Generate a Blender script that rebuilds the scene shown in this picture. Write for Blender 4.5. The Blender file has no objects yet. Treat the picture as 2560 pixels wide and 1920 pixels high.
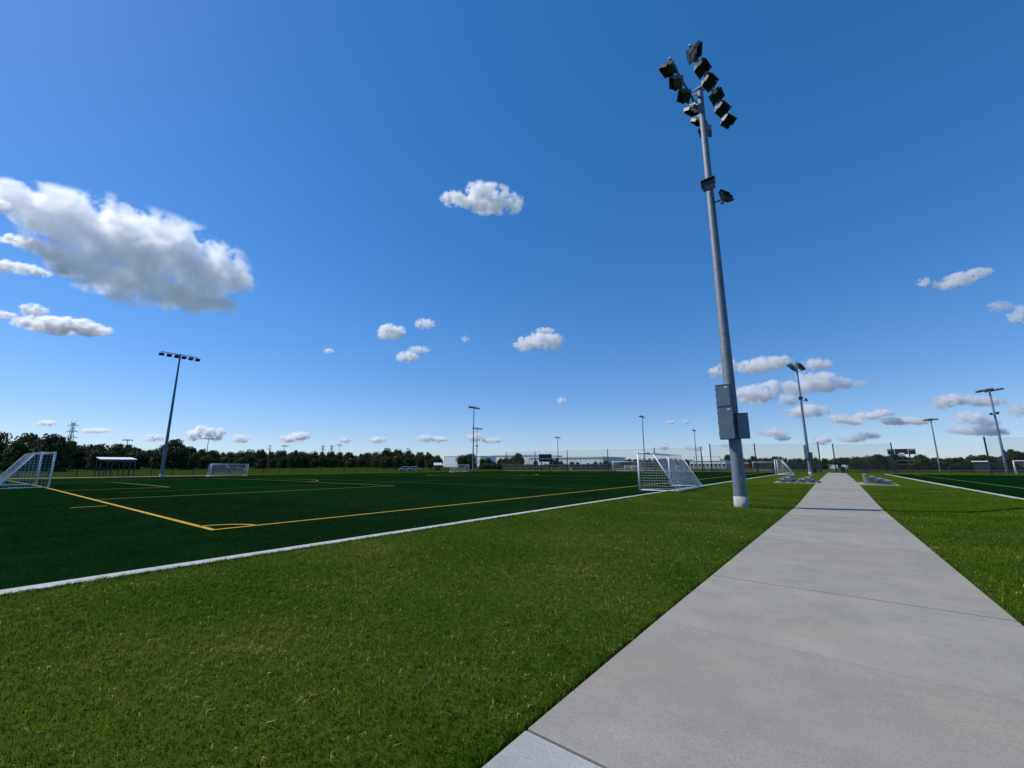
import bpy, bmesh, math, random
import numpy as np
from mathutils import Vector, Matrix

# ------------------------------------------------------------------ camera, sky, sun, exposure
SC = bpy.context.scene
COL = SC.collection
EYE = 1.55
FPX = 1048.0                              # focal length in photo pixels (2560 wide)
PITCH = math.atan(203 / FPX)
YAW = math.radians(37.25)                 # camera looks this far left of the path (+Y)
cd = bpy.data.cameras.new('camera')
cam = bpy.data.objects.new('camera', cd); COL.objects.link(cam)
cam.location = (0, 0, EYE)
cam.rotation_euler = (math.pi / 2 + PITCH, 0, YAW)
cd.sensor_width = 36.0
cd.lens = FPX / 2560 * 36.0
cd.clip_start = 0.05
cd.clip_end = 60000
SC.camera = cam

SUN_EL = math.radians(47)
SUN_XY = Vector((-0.915, -0.40)).normalized()
world = bpy.data.worlds.new('World'); SC.world = world
world.use_nodes = True
wn = world.node_tree.nodes; wl = world.node_tree.links
wn.clear()
sky = wn.new('ShaderNodeTexSky'); sky.sky_type = 'NISHITA'; sky.sun_disc = False
sky.sun_elevation = SUN_EL
sky.sun_rotation = math.atan2(SUN_XY.x, SUN_XY.y)
sky.altitude = 100; sky.air_density = 1.0; sky.dust_density = 0.15; sky.ozone_density = 3.0
hs = wn.new('ShaderNodeHueSaturation'); hs.inputs['Saturation'].default_value = 1.25
bgn = wn.new('ShaderNodeBackground'); bgn.inputs['Strength'].default_value = 0.115
wo = wn.new('ShaderNodeOutputWorld')
tint = wn.new('ShaderNodeMix'); tint.data_type = 'RGBA'; tint.blend_type = 'MULTIPLY'; tint.inputs[0].default_value = 1.0; tint.inputs[7].default_value = (0.88, 1.0, 1.12, 1)
SKY_K = 0.115
def wscale(src, v):
    n = wn.new('ShaderNodeMix'); n.data_type = 'RGBA'; n.blend_type = 'MULTIPLY'; n.clamp_result = False
    n.inputs[0].default_value = 1.0; n.inputs[7].default_value = (v[0], v[1], v[2], 1)
    wl.new(src, n.inputs[6]); return n.outputs[2]
wl.new(sky.outputs[0], tint.inputs[6]); wl.new(tint.outputs[2], hs.inputs['Color'])
gm = wn.new('ShaderNodeGamma'); gm.inputs['Gamma'].default_value = 0.76        # the phone's soft tone curve for the sky
wl.new(wscale(hs.outputs[0], (SKY_K,) * 3), gm.inputs['Color'])
wl.new(wscale(gm.outputs[0], (0.73 / SKY_K, 0.77 / SKY_K, 0.95 / SKY_K)), bgn.inputs['Color'])
wl.new(bgn.outputs[0], wo.inputs['Surface'])

sd = bpy.data.lights.new('sun', 'SUN'); sd.energy = 4.2; sd.angle = math.radians(0.53)
sd.color = (1.0, 0.95, 0.87)
sun = bpy.data.objects.new('sun', sd); COL.objects.link(sun)
sun.location = (-30, -15, 60)
sdir = Vector((SUN_XY.x * math.cos(SUN_EL), SUN_XY.y * math.cos(SUN_EL), math.sin(SUN_EL)))
sun.rotation_euler = sdir.to_track_quat('Z', 'Y').to_euler()

SC.view_settings.view_transform = 'Standard'
SC.view_settings.look = 'None'
SC.view_settings.exposure = 0.0
SC.view_settings.gamma = 1.0
SC.view_settings.use_curve_mapping = False
SC.render.engine = 'CYCLES'
cy = SC.cycles
cy.use_denoising = True
cy.max_bounces = 22; cy.diffuse_bounces = 3; cy.glossy_bounces = 3
cy.transmission_bounces = 4; cy.volume_bounces = 22; cy.transparent_max_bounces = 24
cy.sample_clamp_indirect = 6.0

rnd = random.Random(7)

# ------------------------------------------------------------------ photo pixel -> ground helpers
FW = Vector((-math.sin(YAW), math.cos(YAW), 0)); RT = Vector((math.cos(YAW), math.sin(YAW), 0)); UP = Vector((0, 0, 1))
CF = FW * math.cos(PITCH) + UP * math.sin(PITCH)
CU = UP * math.cos(PITCH) - FW * math.sin(PITCH)
def ray(px, py):
    return CF + RT * ((px - 1280) / FPX) - CU * ((py - 960) / FPX)
def sstep(a, b, x):
    t = min(1.0, max(0.0, (x - a) / (b - a))); return t * t * (3 - 2 * t)
SWALE = [(-9e9, 0.0), (2, 0.0), (5, -0.022), (21, -0.225), (23.5, -0.25), (26, -0.235), (33, -0.15), (48, -0.03), (58, 0.0), (9e9, 0.0)]
def SW(y):
    for (a, za), (c, zc) in zip(SWALE[:-1], SWALE[1:]):
        if y <= c: return za + (zc - za) * (y - a) / (c - a)
    return 0.0
def gz(x, y):
    """ground height: a shallow swale across the path, and the far side of the pitch a little lower"""
    d = SW(y) * sstep(-8.2, -4.5, x) * (1 - sstep(3.5, 6.2, x))
    l = -0.28 * sstep(-40, -86, x)
    f = -1.4 * sstep(125, 300, y) * sstep(-60, 0, x)
    return d + l + f
def at(px, py):
    d = ray(px, py); z = 0.0
    for _ in range(6):
        t = (z - EYE) / d.z; z = gz(d.x * t, d.y * t)
    return Vector((d.x * t, d.y * t, z))
def under(px, py, H):
    """ground point below a top of height H seen at the pixel"""
    d = ray(px, py); z = 0.0
    for _ in range(4):
        t = (z + H - EYE) / d.z; z = gz(d.x * t, d.y * t)
    return Vector((d.x * t, d.y * t, z))
def ray_at(px, dist):
    d = ray(px, 1163); q = Vector((d.x, d.y, 0)).normalized() * dist
    return Vector((q.x, q.y, gz(q.x, q.y)))
def along_x(px, Y):
    """X on the ground line y=Y seen in image column px (near horizon)"""
    d = ray(px, 1180); t = Y / d.y
    return d.x * t

# ------------------------------------------------------------------ materials
MATS = {}
def nodes_of(name):
    m = bpy.data.materials.new(name); m.use_nodes = True
    nt = m.node_tree; b = nt.nodes['Principled BSDF']
    MATS[name] = m
    return m, nt, b
def col4(c): return (c[0], c[1], c[2], 1.0)
def mat(name, c, rough=0.6, metal=0.0, var=0.15, scale=3.0, bump=0.0, spec=0.5, objvar=0.0, detail=4.0):
    m, nt, b = nodes_of(name)
    b.inputs['Roughness'].default_value = rough; b.inputs['Metallic'].default_value = metal
    b.inputs['Specular IOR Level'].default_value = spec
    tc = nt.nodes.new('ShaderNodeTexCoord')
    nz = nt.nodes.new('ShaderNodeTexNoise'); nz.inputs['Scale'].default_value = scale; nz.inputs['Detail'].default_value = detail
    nt.links.new(tc.outputs['Object'], nz.inputs['Vector'])
    mr = nt.nodes.new('ShaderNodeMapRange')
    mr.inputs['From Min'].default_value = 0.3; mr.inputs['From Max'].default_value = 0.7
    mr.inputs['To Min'].default_value = 1 - var; mr.inputs['To Max'].default_value = 1 + var
    nt.links.new(nz.outputs['Fac'], mr.inputs['Value'])
    out = mr.outputs[0]
    if objvar:
        oi = nt.nodes.new('ShaderNodeObjectInfo')
        m2 = nt.nodes.new('ShaderNodeMapRange'); m2.inputs['To Min'].default_value = 1 - objvar; m2.inputs['To Max'].default_value = 1 + objvar
        nt.links.new(oi.outputs['Random'], m2.inputs['Value'])
        mu = nt.nodes.new('ShaderNodeMath'); mu.operation = 'MULTIPLY'
        nt.links.new(out, mu.inputs[0]); nt.links.new(m2.outputs[0], mu.inputs[1]); out = mu.outputs[0]
    vm = nt.nodes.new('ShaderNodeVectorMath'); vm.operation = 'SCALE'
    vm.inputs[0].default_value = c[:3]
    nt.links.new(out, vm.inputs['Scale'])
    nt.links.new(vm.outputs[0], b.inputs['Base Color'])
    if bump:
        bp = nt.nodes.new('ShaderNodeBump'); bp.inputs['Strength'].default_value = bump; bp.inputs['Distance'].default_value = 0.02
        nt.links.new(nz.outputs['Fac'], bp.inputs['Height']); nt.links.new(bp.outputs[0], b.inputs['Normal'])
    return m
def see_through(name, c, amount, rough=0.8):
    """thin woven net or chain link whose holes are far below a pixel: partly transparent sheet"""
    m, nt, b = nodes_of(name)
    b.inputs['Base Color'].default_value = col4(c); b.inputs['Roughness'].default_value = rough
    tr = nt.nodes.new('ShaderNodeBsdfTransparent'); mx = nt.nodes.new('ShaderNodeMixShader')
    nz = nt.nodes.new('ShaderNodeTexNoise'); nz.inputs['Scale'].default_value = 0.6
    mr = nt.nodes.new('ShaderNodeMapRange'); mr.inputs['To Min'].default_value = amount - 0.06; mr.inputs['To Max'].default_value = amount + 0.06
    nt.links.new(nz.outputs['Fac'], mr.inputs['Value']); nt.links.new(mr.outputs[0], mx.inputs['Fac'])
    nt.links.new(b.outputs[0], mx.inputs[1]); nt.links.new(tr.outputs[0], mx.inputs[2])
    nt.links.new(mx.outputs[0], nt.nodes['Material Output'].inputs['Surface'])
    return m

mat('galv', (0.145, 0.175, 0.21), rough=0.6, metal=0.25, var=0.22, scale=5.0, bump=0.15)
mat('galv_dark', (0.20, 0.23, 0.26), rough=0.6, metal=0.3, var=0.2, scale=4.0)
mat('fixture', (0.07, 0.075, 0.085), rough=0.5, metal=0.2, var=0.2, scale=6.0)
mat('fixture_back', (0.30, 0.32, 0.34), rough=0.5, metal=0.3, var=0.2, scale=6.0)
mat('lens', (0.03, 0.035, 0.04), rough=0.15, var=0.1)
mat('cabinet', (0.13, 0.17, 0.215), rough=0.55, metal=0.15, var=0.10, scale=2.5, bump=0.05)
mat('cabinet_trim', (0.10, 0.12, 0.14), rough=0.6, var=0.1)
mat('concrete_base', (0.36, 0.35, 0.33), rough=0.9, var=0.25, scale=9.0, bump=0.3)
mat('white_paint', (0.78, 0.79, 0.80), rough=0.4, var=0.05, scale=4.0)
mat('net_cord', (0.72, 0.74, 0.76), rough=0.8, var=0.05)
mat('black_paint', (0.015, 0.016, 0.02), rough=0.5, var=0.2)
mat('navy_post', (0.012, 0.015, 0.04), rough=0.5, var=0.2)
mat('aluminium', (0.26, 0.28, 0.31), rough=0.45, metal=0.5, var=0.1, scale=8.0)
mat('board_black', (0.012, 0.013, 0.02), rough=0.6, var=0.2)
mat('board_white', (0.80, 0.80, 0.82), rough=0.6, var=0.04)
mat('roof_white', (0.78, 0.79, 0.80), rough=0.5, var=0.06, scale=0.3)
mat('wall_white', (0.80, 0.80, 0.78), rough=0.8, var=0.06, scale=0.3)
mat('wall_grey', (0.50, 0.52, 0.53), rough=0.8, var=0.08, scale=0.3)
mat('wall_brown', (0.20, 0.11, 0.08), rough=0.85, var=0.2, scale=1.0)
mat('roof_grey', (0.28, 0.26, 0.25), rough=0.9, var=0.15, scale=1.0)
mat('glass_dark', (0.02, 0.025, 0.03), rough=0.12, var=0.1)
mat('dark_steel', (0.05, 0.055, 0.06), rough=0.6, metal=0.3, var=0.2)
mat('car_white', (0.75, 0.75, 0.74), rough=0.25, var=0.03)
mat('car_blue', (0.02, 0.05, 0.22), rough=0.3, var=0.05)
mat('car_dark', (0.03, 0.03, 0.035), rough=0.3, var=0.05)
mat('red_paint', (0.35, 0.03, 0.04), rough=0.5, var=0.1)
mat('tyre', (0.02, 0.02, 0.02), rough=0.9, var=0.2)
mat('bin_plastic', (0.02, 0.024, 0.03), rough=0.5, var=0.15)
mat('cream_paint', (0.70, 0.66, 0.48), rough=0.6, var=0.05)
mat('bark', (0.09, 0.07, 0.055), rough=0.95, var=0.35, scale=2.0, bump=0.4)
mat('wood_pole', (0.13, 0.10, 0.08), rough=0.9, var=0.2)
mat('kerb_concrete', (0.42, 0.41, 0.385), rough=0.85, var=0.14, scale=5.0, bump=0.1, objvar=0.05)
mat('dirt', (0.20, 0.13, 0.085), rough=0.95, var=0.3, scale=0.8)
mat('joint_soil', (0.03, 0.028, 0.024), rough=0.95, var=0.3, scale=6.0)
see_through('safety_net', (0.05, 0.06, 0.09), 0.86)
see_through('chain_link', (0.02, 0.022, 0.026), 0.55)

def make_leaf(name, c1, c2):
    m, nt, b = nodes_of(name)
    b.inputs['Roughness'].default_value = 0.65; b.inputs['Specular IOR Level'].default_value = 0.25
    oi = nt.nodes.new('ShaderNodeObjectInfo')
    geo = nt.nodes.new('ShaderNodeNewGeometry')
    nz = nt.nodes.new('ShaderNodeTexNoise'); nz.inputs['Scale'].default_value = 0.9; nz.inputs['Detail'].default_value = 3
    nt.links.new(geo.outputs['Position'], nz.inputs['Vector'])
    ad = nt.nodes.new('ShaderNodeMath'); ad.operation = 'MULTIPLY_ADD'
    ad.inputs[1].default_value = 0.7
    nt.links.new(oi.outputs['Random'], ad.inputs[0])
    m3 = nt.nodes.new('ShaderNodeMath'); m3.operation = 'MULTIPLY_ADD'; m3.inputs[1].default_value = 1.2; m3.inputs[2].default_value = -0.45
    nt.links.new(nz.outputs['Fac'], m3.inputs[0]); nt.links.new(m3.outputs[0], ad.inputs[2])
    mx = nt.nodes.new('ShaderNodeMix'); mx.data_type = 'RGBA'
    mx.inputs[6].default_value = col4(c1); mx.inputs[7].default_value = col4(c2)
    nt.links.new(ad.outputs[0], mx.inputs[0])
    nt.links.new(mx.outputs[2], b.inputs['Base Color'])
    tl = nt.nodes.new('ShaderNodeBsdfTranslucent'); nt.links.new(mx.outputs[2], tl.inputs['Color'])
    ms = nt.nodes.new('ShaderNodeMixShader'); ms.inputs[0].default_value = 0.18
    nt.links.new(b.outputs[0], ms.inputs[1]); nt.links.new(tl.outputs[0], ms.inputs[2])
    nt.links.new(ms.outputs[0], nt.nodes['Material Output'].inputs['Surface'])
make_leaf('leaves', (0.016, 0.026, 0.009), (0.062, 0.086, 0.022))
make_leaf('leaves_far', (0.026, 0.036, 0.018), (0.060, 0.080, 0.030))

def ground_mat(name, cols, scales, rough=0.95, bump=0.5, rolls=0.0):
    """cols: (dark, mid, light, dry); scales: (patch, clump, fine)"""
    m, nt, b = nodes_of(name)
    b.inputs['Roughness'].default_value = rough; b.inputs['Specular IOR Level'].default_value = 0.0
    geo = nt.nodes.new('ShaderNodeNewGeometry')
    def noise(s, det=4.0, rgh=0.6):
        n = nt.nodes.new('ShaderNodeTexNoise'); n.inputs['Scale'].default_value = s; n.inputs['Detail'].default_value = det
        n.inputs['Roughness'].default_value = rgh
        nt.links.new(geo.outputs['Position'], n.inputs['Vector']); return n.outputs['Fac']
    def ramp(v, a, c):
        r = nt.nodes.new('ShaderNodeMapRange'); r.inputs['From Min'].default_value = a; r.inputs['From Max'].default_value = c
        nt.links.new(v, r.inputs['Value']); return r.outputs[0]
    def mix(f, a, c):
        x = nt.nodes.new('ShaderNodeMix'); x.data_type = 'RGBA'
        nt.links.new(f, x.inputs[0])
        for s, v in ((6, a), (7, c)):
            if isinstance(v, tuple): x.inputs[s].default_value = col4(v)
            else: nt.links.new(v, x.inputs[s])
        return x.outputs[2]
    n1 = noise(scales[0]); n2 = noise(scales[1], 6.0, 0.7); n3 = noise(scales[2], 3.0, 0.8)
    c = mix(ramp(n3, 0.3, 0.7), cols[0], cols[1])
    c = mix(ramp(n2, 0.40, 0.72), c, cols[2])
    c = mix(ramp(n1, 0.50, 0.75), c, cols[3])
    if rolls:
        # carpet rolls laid side by side take the pile a little differently; worn scuffs and rubber crumb
        sx = nt.nodes.new('ShaderNodeSeparateXYZ'); nt.links.new(geo.outputs['Position'], sx.inputs[0])
        dv = nt.nodes.new('ShaderNodeMath'); dv.operation = 'DIVIDE'; dv.inputs[1].default_value = rolls; nt.links.new(sx.outputs['Y'], dv.inputs[0])
        fl = nt.nodes.new('ShaderNodeMath'); fl.operation = 'FLOOR'; nt.links.new(dv.outputs[0], fl.inputs[0])
        wnz = nt.nodes.new('ShaderNodeTexWhiteNoise'); wnz.noise_dimensions = '1D'; nt.links.new(fl.outputs[0], wnz.inputs['W'])
        mr = nt.nodes.new('ShaderNodeMapRange'); mr.inputs['To Min'].default_value = 0.86; mr.inputs['To Max'].default_value = 1.14; nt.links.new(wnz.outputs['Value'], mr.inputs['Value'])
        m2 = nt.nodes.new('ShaderNodeMapRange'); m2.inputs['From Min'].default_value = 0.35; m2.inputs['From Max'].default_value = 0.68; m2.inputs['To Min'].default_value = 0.72; m2.inputs['To Max'].default_value = 1.25
        nt.links.new(noise(0.55, 7.0, 0.72), m2.inputs['Value'])
        mu = nt.nodes.new('ShaderNodeMath'); mu.operation = 'MULTIPLY'; nt.links.new(mr.outputs[0], mu.inputs[0]); nt.links.new(m2.outputs[0], mu.inputs[1])
        vs = nt.nodes.new('ShaderNodeVectorMath'); vs.operation = 'SCALE'; nt.links.new(c, vs.inputs[0]); nt.links.new(mu.outputs[0], vs.inputs['Scale']); c = vs.outputs[0]
    nt.links.new(c, b.inputs['Base Color'])
    bp = nt.nodes.new('ShaderNodeBump'); bp.inputs['Strength'].default_value = bump; bp.inputs['Distance'].default_value = 0.03
    nt.links.new(n3, bp.inputs['Height']); nt.links.new(bp.outputs[0], b.inputs['Normal'])
    return m
ground_mat('lawn', ((0.026, 0.052, 0.004), (0.054, 0.092, 0.007), (0.064, 0.094, 0.009), (0.088, 0.094, 0.014)), (0.35, 2.2, 34.0))
ground_mat('turf', ((0.0020, 0.0130, 0.0030), (0.0046, 0.0250, 0.0058), (0.0040, 0.0205, 0.0048), (0.0032, 0.0165, 0.0040)), (0.16, 1.3, 40.0), bump=0.35, rolls=4.57)

def concrete_mat(name, c, stain):
    m, nt, b = nodes_of(name)
    b.inputs['Roughness'].default_value = 0.85; b.inputs['Specular IOR Level'].default_value = 0.3
    geo = nt.nodes.new('ShaderNodeNewGeometry'); oi = nt.nodes.new('ShaderNodeObjectInfo')
    def noise(vec, s, det=4.0, rgh=0.6):
        n = nt.nodes.new('ShaderNodeTexNoise'); n.inputs['Scale'].default_value = s; n.inputs['Detail'].default_value = det
        n.inputs['Roughness'].default_value = rgh
        nt.links.new(vec, n.inputs['Vector']); return n.outputs['Fac']
    def rng(v, a, c_, lo, hi):
        r = nt.nodes.new('ShaderNodeMapRange'); r.inputs['From Min'].default_value = a; r.inputs['From Max'].default_value = c_
        r.inputs['To Min'].default_value = lo; r.inputs['To Max'].default_value = hi
        nt.links.new(v, r.inputs['Value']); return r.outputs[0]
    def mul(a, c_):
        x = nt.nodes.new('ShaderNodeMath'); x.operation = 'MULTIPLY'
        nt.links.new(a, x.inputs[0]); nt.links.new(c_, x.inputs[1]); return x.outputs[0]
    pos = geo.outputs['Position']
    mp = nt.nodes.new('ShaderNodeMapping'); mp.inputs['Scale'].default_value = (2.2, 60.0, 20.0); nt.links.new(pos, mp.inputs['Vector'])
    broom = noise(mp.outputs[0], 1.0, 3.0, 0.7)
    grain = noise(pos, 85.0, 3.0, 0.8); blotch = noise(pos, 1.4, 5.0, 0.65); pores = noise(pos, 38.0, 2.0, 0.5)
    k = mul(rng(broom, 0.3, 0.7, 0.965, 1.035), rng(grain, 0.3, 0.7, 0.78, 1.22))
    k = mul(k, rng(blotch, 0.3, 0.7, 0.84, 1.12))
    k = mul(k, rng(pores, 0.20, 0.29, 0.62, 1.0))
    k = mul(k, rng(oi.outputs['Random'], 0, 1, 0.92, 1.07))
    st = noise(pos, 0.7, 3.0, 0.6)
    mx = nt.nodes.new('ShaderNodeMix'); mx.data_type = 'RGBA'
    mx.inputs[6].default_value = col4(c); mx.inputs[7].default_value = col4(stain)
    nt.links.new(rng(st, 0.50, 0.76, 0.0, 0.8), mx.inputs[0])
    vm = nt.nodes.new('ShaderNodeVectorMath'); vm.operation = 'SCALE'
    nt.links.new(mx.outputs[2], vm.inputs[0]); nt.links.new(k, vm.inputs['Scale'])
    nt.links.new(vm.outputs[0], b.inputs['Base Color'])
    bp = nt.nodes.new('ShaderNodeBump'); bp.inputs['Strength'].default_value = 0.25; bp.inputs['Distance'].default_value = 0.004
    nt.links.new(broom, bp.inputs['Height']); nt.links.new(bp.outputs[0], b.inputs['Normal'])
concrete_mat('concrete', (0.292, 0.272, 0.228), (0.305, 0.250, 0.185))
concrete_mat('concrete_new', (0.345, 0.345, 0.325), (0.325, 0.33, 0.31))

def line_mat(name, c):
    m, nt, b = nodes_of(name)
    b.inputs['Roughness'].default_value = 0.9; b.inputs['Specular IOR Level'].default_value = 0.1
    geo = nt.nodes.new('ShaderNodeNewGeometry')
    n = nt.nodes.new('ShaderNodeTexNoise'); n.inputs['Scale'].default_value = 30; n.inputs['Detail'].default_value = 3
    nt.links.new(geo.outputs['Position'], n.inputs['Vector'])
    mr = nt.nodes.new('ShaderNodeMapRange'); mr.inputs['From Min'].default_value = 0.25; mr.inputs['From Max'].default_value = 0.6
    mr.inputs['To Min'].default_value = 0.6; mr.inputs['To Max'].default_value = 1.0
    nt.links.new(n.outputs['Fac'], mr.inputs['Value'])
    vm = nt.nodes.new('ShaderNodeVectorMath'); vm.operation = 'SCALE'; vm.inputs[0].default_value = c
    nt.links.new(mr.outputs[0], vm.inputs['Scale']); nt.links.new(vm.outputs[0], b.inputs['Base Color'])
line_mat('yellow_fibre', (0.60, 0.36, 0.045))
line_mat('pale_yellow_fibre', (0.34, 0.27, 0.07))
line_mat('pale_fibre', (0.20, 0.30, 0.14))
line_mat('white_fibre', (0.55, 0.58, 0.52))

# grass blade material: per-blade tint attribute
m, nt, b = nodes_of('blade')
b.inputs['Roughness'].default_value = 0.7; b.inputs['Specular IOR Level'].default_value = 0.06
an = nt.nodes.new('ShaderNodeAttribute'); an.attribute_name = 'tint'
cr = nt.nodes.new('ShaderNodeValToRGB'); e = cr.color_ramp.elements
e[0].position = 0.0; e[0].color = (0.048, 0.108, 0.006, 1)
e[1].position = 0.60; e[1].color = (0.104, 0.180, 0.011, 1)
x = e.new(0.86); x.color = (0.165, 0.190, 0.022, 1)
x = e.new(0.95); x.color = (0.30, 0.25, 0.085, 1)
x = e.new(1.0); x.color = (0.50, 0.43, 0.20, 1)
nt.links.new(an.outputs['Fac'], cr.inputs[0]); nt.links.new(cr.outputs[0], b.inputs['Base Color'])
tl = nt.nodes.new('ShaderNodeBsdfTranslucent'); nt.links.new(cr.outputs[0], tl.inputs['Color'])
ms = nt.nodes.new('ShaderNodeMixShader'); ms.inputs[0].default_value = 0.4
nt.links.new(b.outputs[0], ms.inputs[1]); nt.links.new(tl.outputs[0], ms.inputs[2])
nt.links.new(ms.outputs[0], nt.nodes['Material Output'].inputs['Surface'])

# ------------------------------------------------------------------ mesh helpers
class MB:
    def __init__(s): s.v = []; s.f = []
    def add(s, vs, fs):
        o = len(s.v); s.v += [tuple(v) for v in vs]; s.f += [tuple(i + o for i in f) for f in fs]; return s
    def box(s, c, d, R=None):
        x, y, z = d[0] / 2, d[1] / 2, d[2] / 2
        vs = [Vector((i * x, j * y, k * z)) for i in (-1, 1) for j in (-1, 1) for k in (-1, 1)]
        if R is not None: vs = [R @ v for v in vs]
        c = Vector(c)
        return s.add([v + c for v in vs], [(0, 1, 3, 2), (4, 6, 7, 5), (0, 4, 5, 1), (2, 3, 7, 6), (0, 2, 6, 4), (1, 5, 7, 3)])
    def tube(s, p0, p1, r0, r1=None, n=8, caps=True):
        r1 = r0 if r1 is None else r1
        p0 = Vector(p0); p1 = Vector(p1); ax = (p1 - p0).normalized()
        q = Vector((0, 0, 1)) if abs(ax.z) < 0.95 else Vector((1, 0, 0))
        u = ax.cross(q).normalized(); w = ax.cross(u)
        vs = []
        for p, r in ((p0, r0), (p1, r1)):
            for i in range(n):
                a = 2 * math.pi * i / n
                vs.append(p + u * (math.cos(a) * r) + w * (math.sin(a) * r))
        fs = [(i, (i + 1) % n, n + (i + 1) % n, n + i) for i in range(n)]
        if caps: fs += [tuple(range(n - 1, -1, -1)), tuple(range(n, 2 * n))]
        return s.add(vs, fs)
    def path(s, pts, r, n=6):
        for a, c in zip(pts[:-1], pts[1:]): s.tube(a, c, r, r, n)
        return s
    def prism(s, poly, axis, a, c):
        """poly in the plane across axis (x: yz, y: xz, z: xy), extruded from a to c"""
        def P(q, t):
            return {'x': (t, q[0], q[1]), 'y': (q[0], t, q[1]), 'z': (q[0], q[1], t)}[axis]
        n = len(poly)
        vs = [P(q, a) for q in poly] + [P(q, c) for q in poly]
        fs = [(i, (i + 1) % n, n + (i + 1) % n, n + i) for i in range(n)] + [tuple(range(n - 1, -1, -1)), tuple(range(n, 2 * n))]
        return s.add(vs, fs)
    def mesh(s, name, m, smooth=False):
        me = bpy.data.meshes.new(name); me.from_pydata(s.v, [], s.f); me.update()
        bm = bmesh.new(); bm.from_mesh(me); bmesh.ops.recalc_face_normals(bm, faces=bm.faces); bm.to_mesh(me); bm.free()
        me.materials.append(MATS[m])
        if smooth: me.polygons.foreach_set('use_smooth', [True] * len(me.polygons))
        return me
    def build(s, name, m, parent=None, smooth=False):
        return obj(name, s.mesh(name, m, smooth), parent)
def obj(name, me, parent=None, loc=None):
    o = bpy.data.objects.new(name, me); COL.objects.link(o)
    if parent is not None: o.parent = parent
    if loc is not None: o.location = loc
    return o
def tag(o, label=None, cat=None, group=None, kind=None):
    if label: o['label'] = label
    if cat: o['category'] = cat
    if group: o['group'] = group
    if kind: o['kind'] = kind
    return o
def thing(name, loc, rz=0.0, label=None, cat=None, group=None):
    o = bpy.data.objects.new(name, None); COL.objects.link(o)
    o.location = loc; o.rotation_euler = (0, 0, rz); o.empty_display_size = 0.3
    return tag(o, label, cat, group)
def kids(o): return [c for c in bpy.data.objects if c.parent is o]
def copy_tree(o, parent=None, tree=None):
    c = o.copy(); COL.objects.link(c)
    if parent is not None: c.parent = parent
    for ch in kids(o): copy_tree(ch, c)
    return c
def bevelled(o, w, seg=2):
    md = o.modifiers.new('bevel', 'BEVEL'); md.width = w; md.segments = seg; md.limit_method = 'ANGLE'
    return o
def rotz(a): return Matrix.Rotation(a, 3, 'Z')

# ------------------------------------------------------------------ the ground
TX0, TX1 = -8.45, -88.0            # left turf edges (its near kerb runs from -8.45 to -8.15)
TY0, TY1 = -40.0, 112.0
RX0, RX1 = 6.75, 82.0              # right turf
RY0, RY1 = -20.0, 100.0
def lines(spans):
    out = []
    for a, b_, st in spans:
        n = max(1, round((b_ - a) / st)); out += [a + (b_ - a) * i / n for i in range(n)]
    out.append(spans[-1][1]); return sorted(set(round(v, 4) for v in out))
XS = lines([(-4000, -1000, 600), (-1000, -300, 120), (-300, -94, 30), (-94, TX1, 3), (TX1, -40, 3), (-40, TX0, 3.2), (TX0, -8.15, 0.3),
            (-8.15, -1.695, 0.6), (-1.695, -1.67, 0.025), (-1.67, 1.33, 0.7), (1.33, 1.355, 0.025), (1.355, 6.45, 0.6), (6.45, RX0, 0.3), (RX0, RX1, 8), (RX1, 300, 40), (300, 1000, 140), (1000, 4000, 600)])
YS = lines([(-600, -40, 80), (TY0, -20, 8), (RY0, 0, 4), (0, 50, 1.25), (50, RY1, 5), (RY1, TY1, 4), (TY1, 300, 25), (300, 1000, 120), (1000, 5000, 600)])
def in_turf(x, y):
    return (TX1 + .01 < x < TX0 - .01 and TY0 + .01 < y < TY1 - .01) or (RX0 + .01 < x < RX1 - .01 and RY0 + .01 < y < RY1 - .01)
def sheet(name, xs, ys, m, dz, kind='structure', sink=False):
    nx = len(xs); vs = []; fs = []
    for y in ys:
        for x in xs:
            z = gz(x, y) + dz
            if sink and in_turf(x, y): z -= 0.12
            if sink and -1.675 < x < 1.335 and -12 < y < 112: z -= 0.2
            vs.append((x, y, z))
    for j in range(len(ys) - 1):
        for i in range(nx - 1):
            a = j * nx + i; fs.append((a, a + 1, a + nx + 1, a + nx))
    me = bpy.data.meshes.new(name); me.from_pydata(vs, [], fs); me.update(); me.materials.append(MATS[m])
    o = obj(name, me); tag(o, kind=kind); return o
sheet('ground', XS, YS, 'lawn', 0.0, sink=True)
turf_l = sheet('turf_pitch', [x for x in XS if TX1 <= x <= TX0], [y for y in YS if TY0 <= y <= TY1], 'turf', 0.004)
turf_r = sheet('turf_pitch', [x for x in XS if RX0 <= x <= RX1], [y for y in YS if RY0 <= y <= RY1], 'turf', 0.004)

# kerbs: each a run of cast lengths
def kerb_run(x0, x1, y0, y1, length=6.0, top=0.03):
    k = bpy.data.objects.new('kerb', None); COL.objects.link(k); tag(k, kind='structure')
    alongy = (y1 - y0) > (x1 - x0)
    L = (y1 - y0) if alongy else (x1 - x0); n = max(1, round(L / length)); r = random.Random(3)
    for i in range(n):
        a = (y0 if alongy else x0) + L * i / n + 0.005; c = (y0 if alongy else x0) + L * (i + 1) / n - 0.005
        j = r.uniform(-.004, .004)
        t = top + r.uniform(-.003, .003)
        mb = MB()
        if alongy:
            zz = gz(x0, (a + c) / 2); mb.box(((x0 + x1) / 2 + j, (a + c) / 2, zz + t - .1), (x1 - x0, c - a, .2))
        else:
            zz = gz((a + c) / 2, y0); mb.box(((a + c) / 2, (y0 + y1) / 2 + j, zz + t - .1), (c - a, y1 - y0, .2))
        mb.build('kerb_length', 'kerb_concrete', k)
kerb_run(TX0, -8.15, TY0, TY1)
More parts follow.
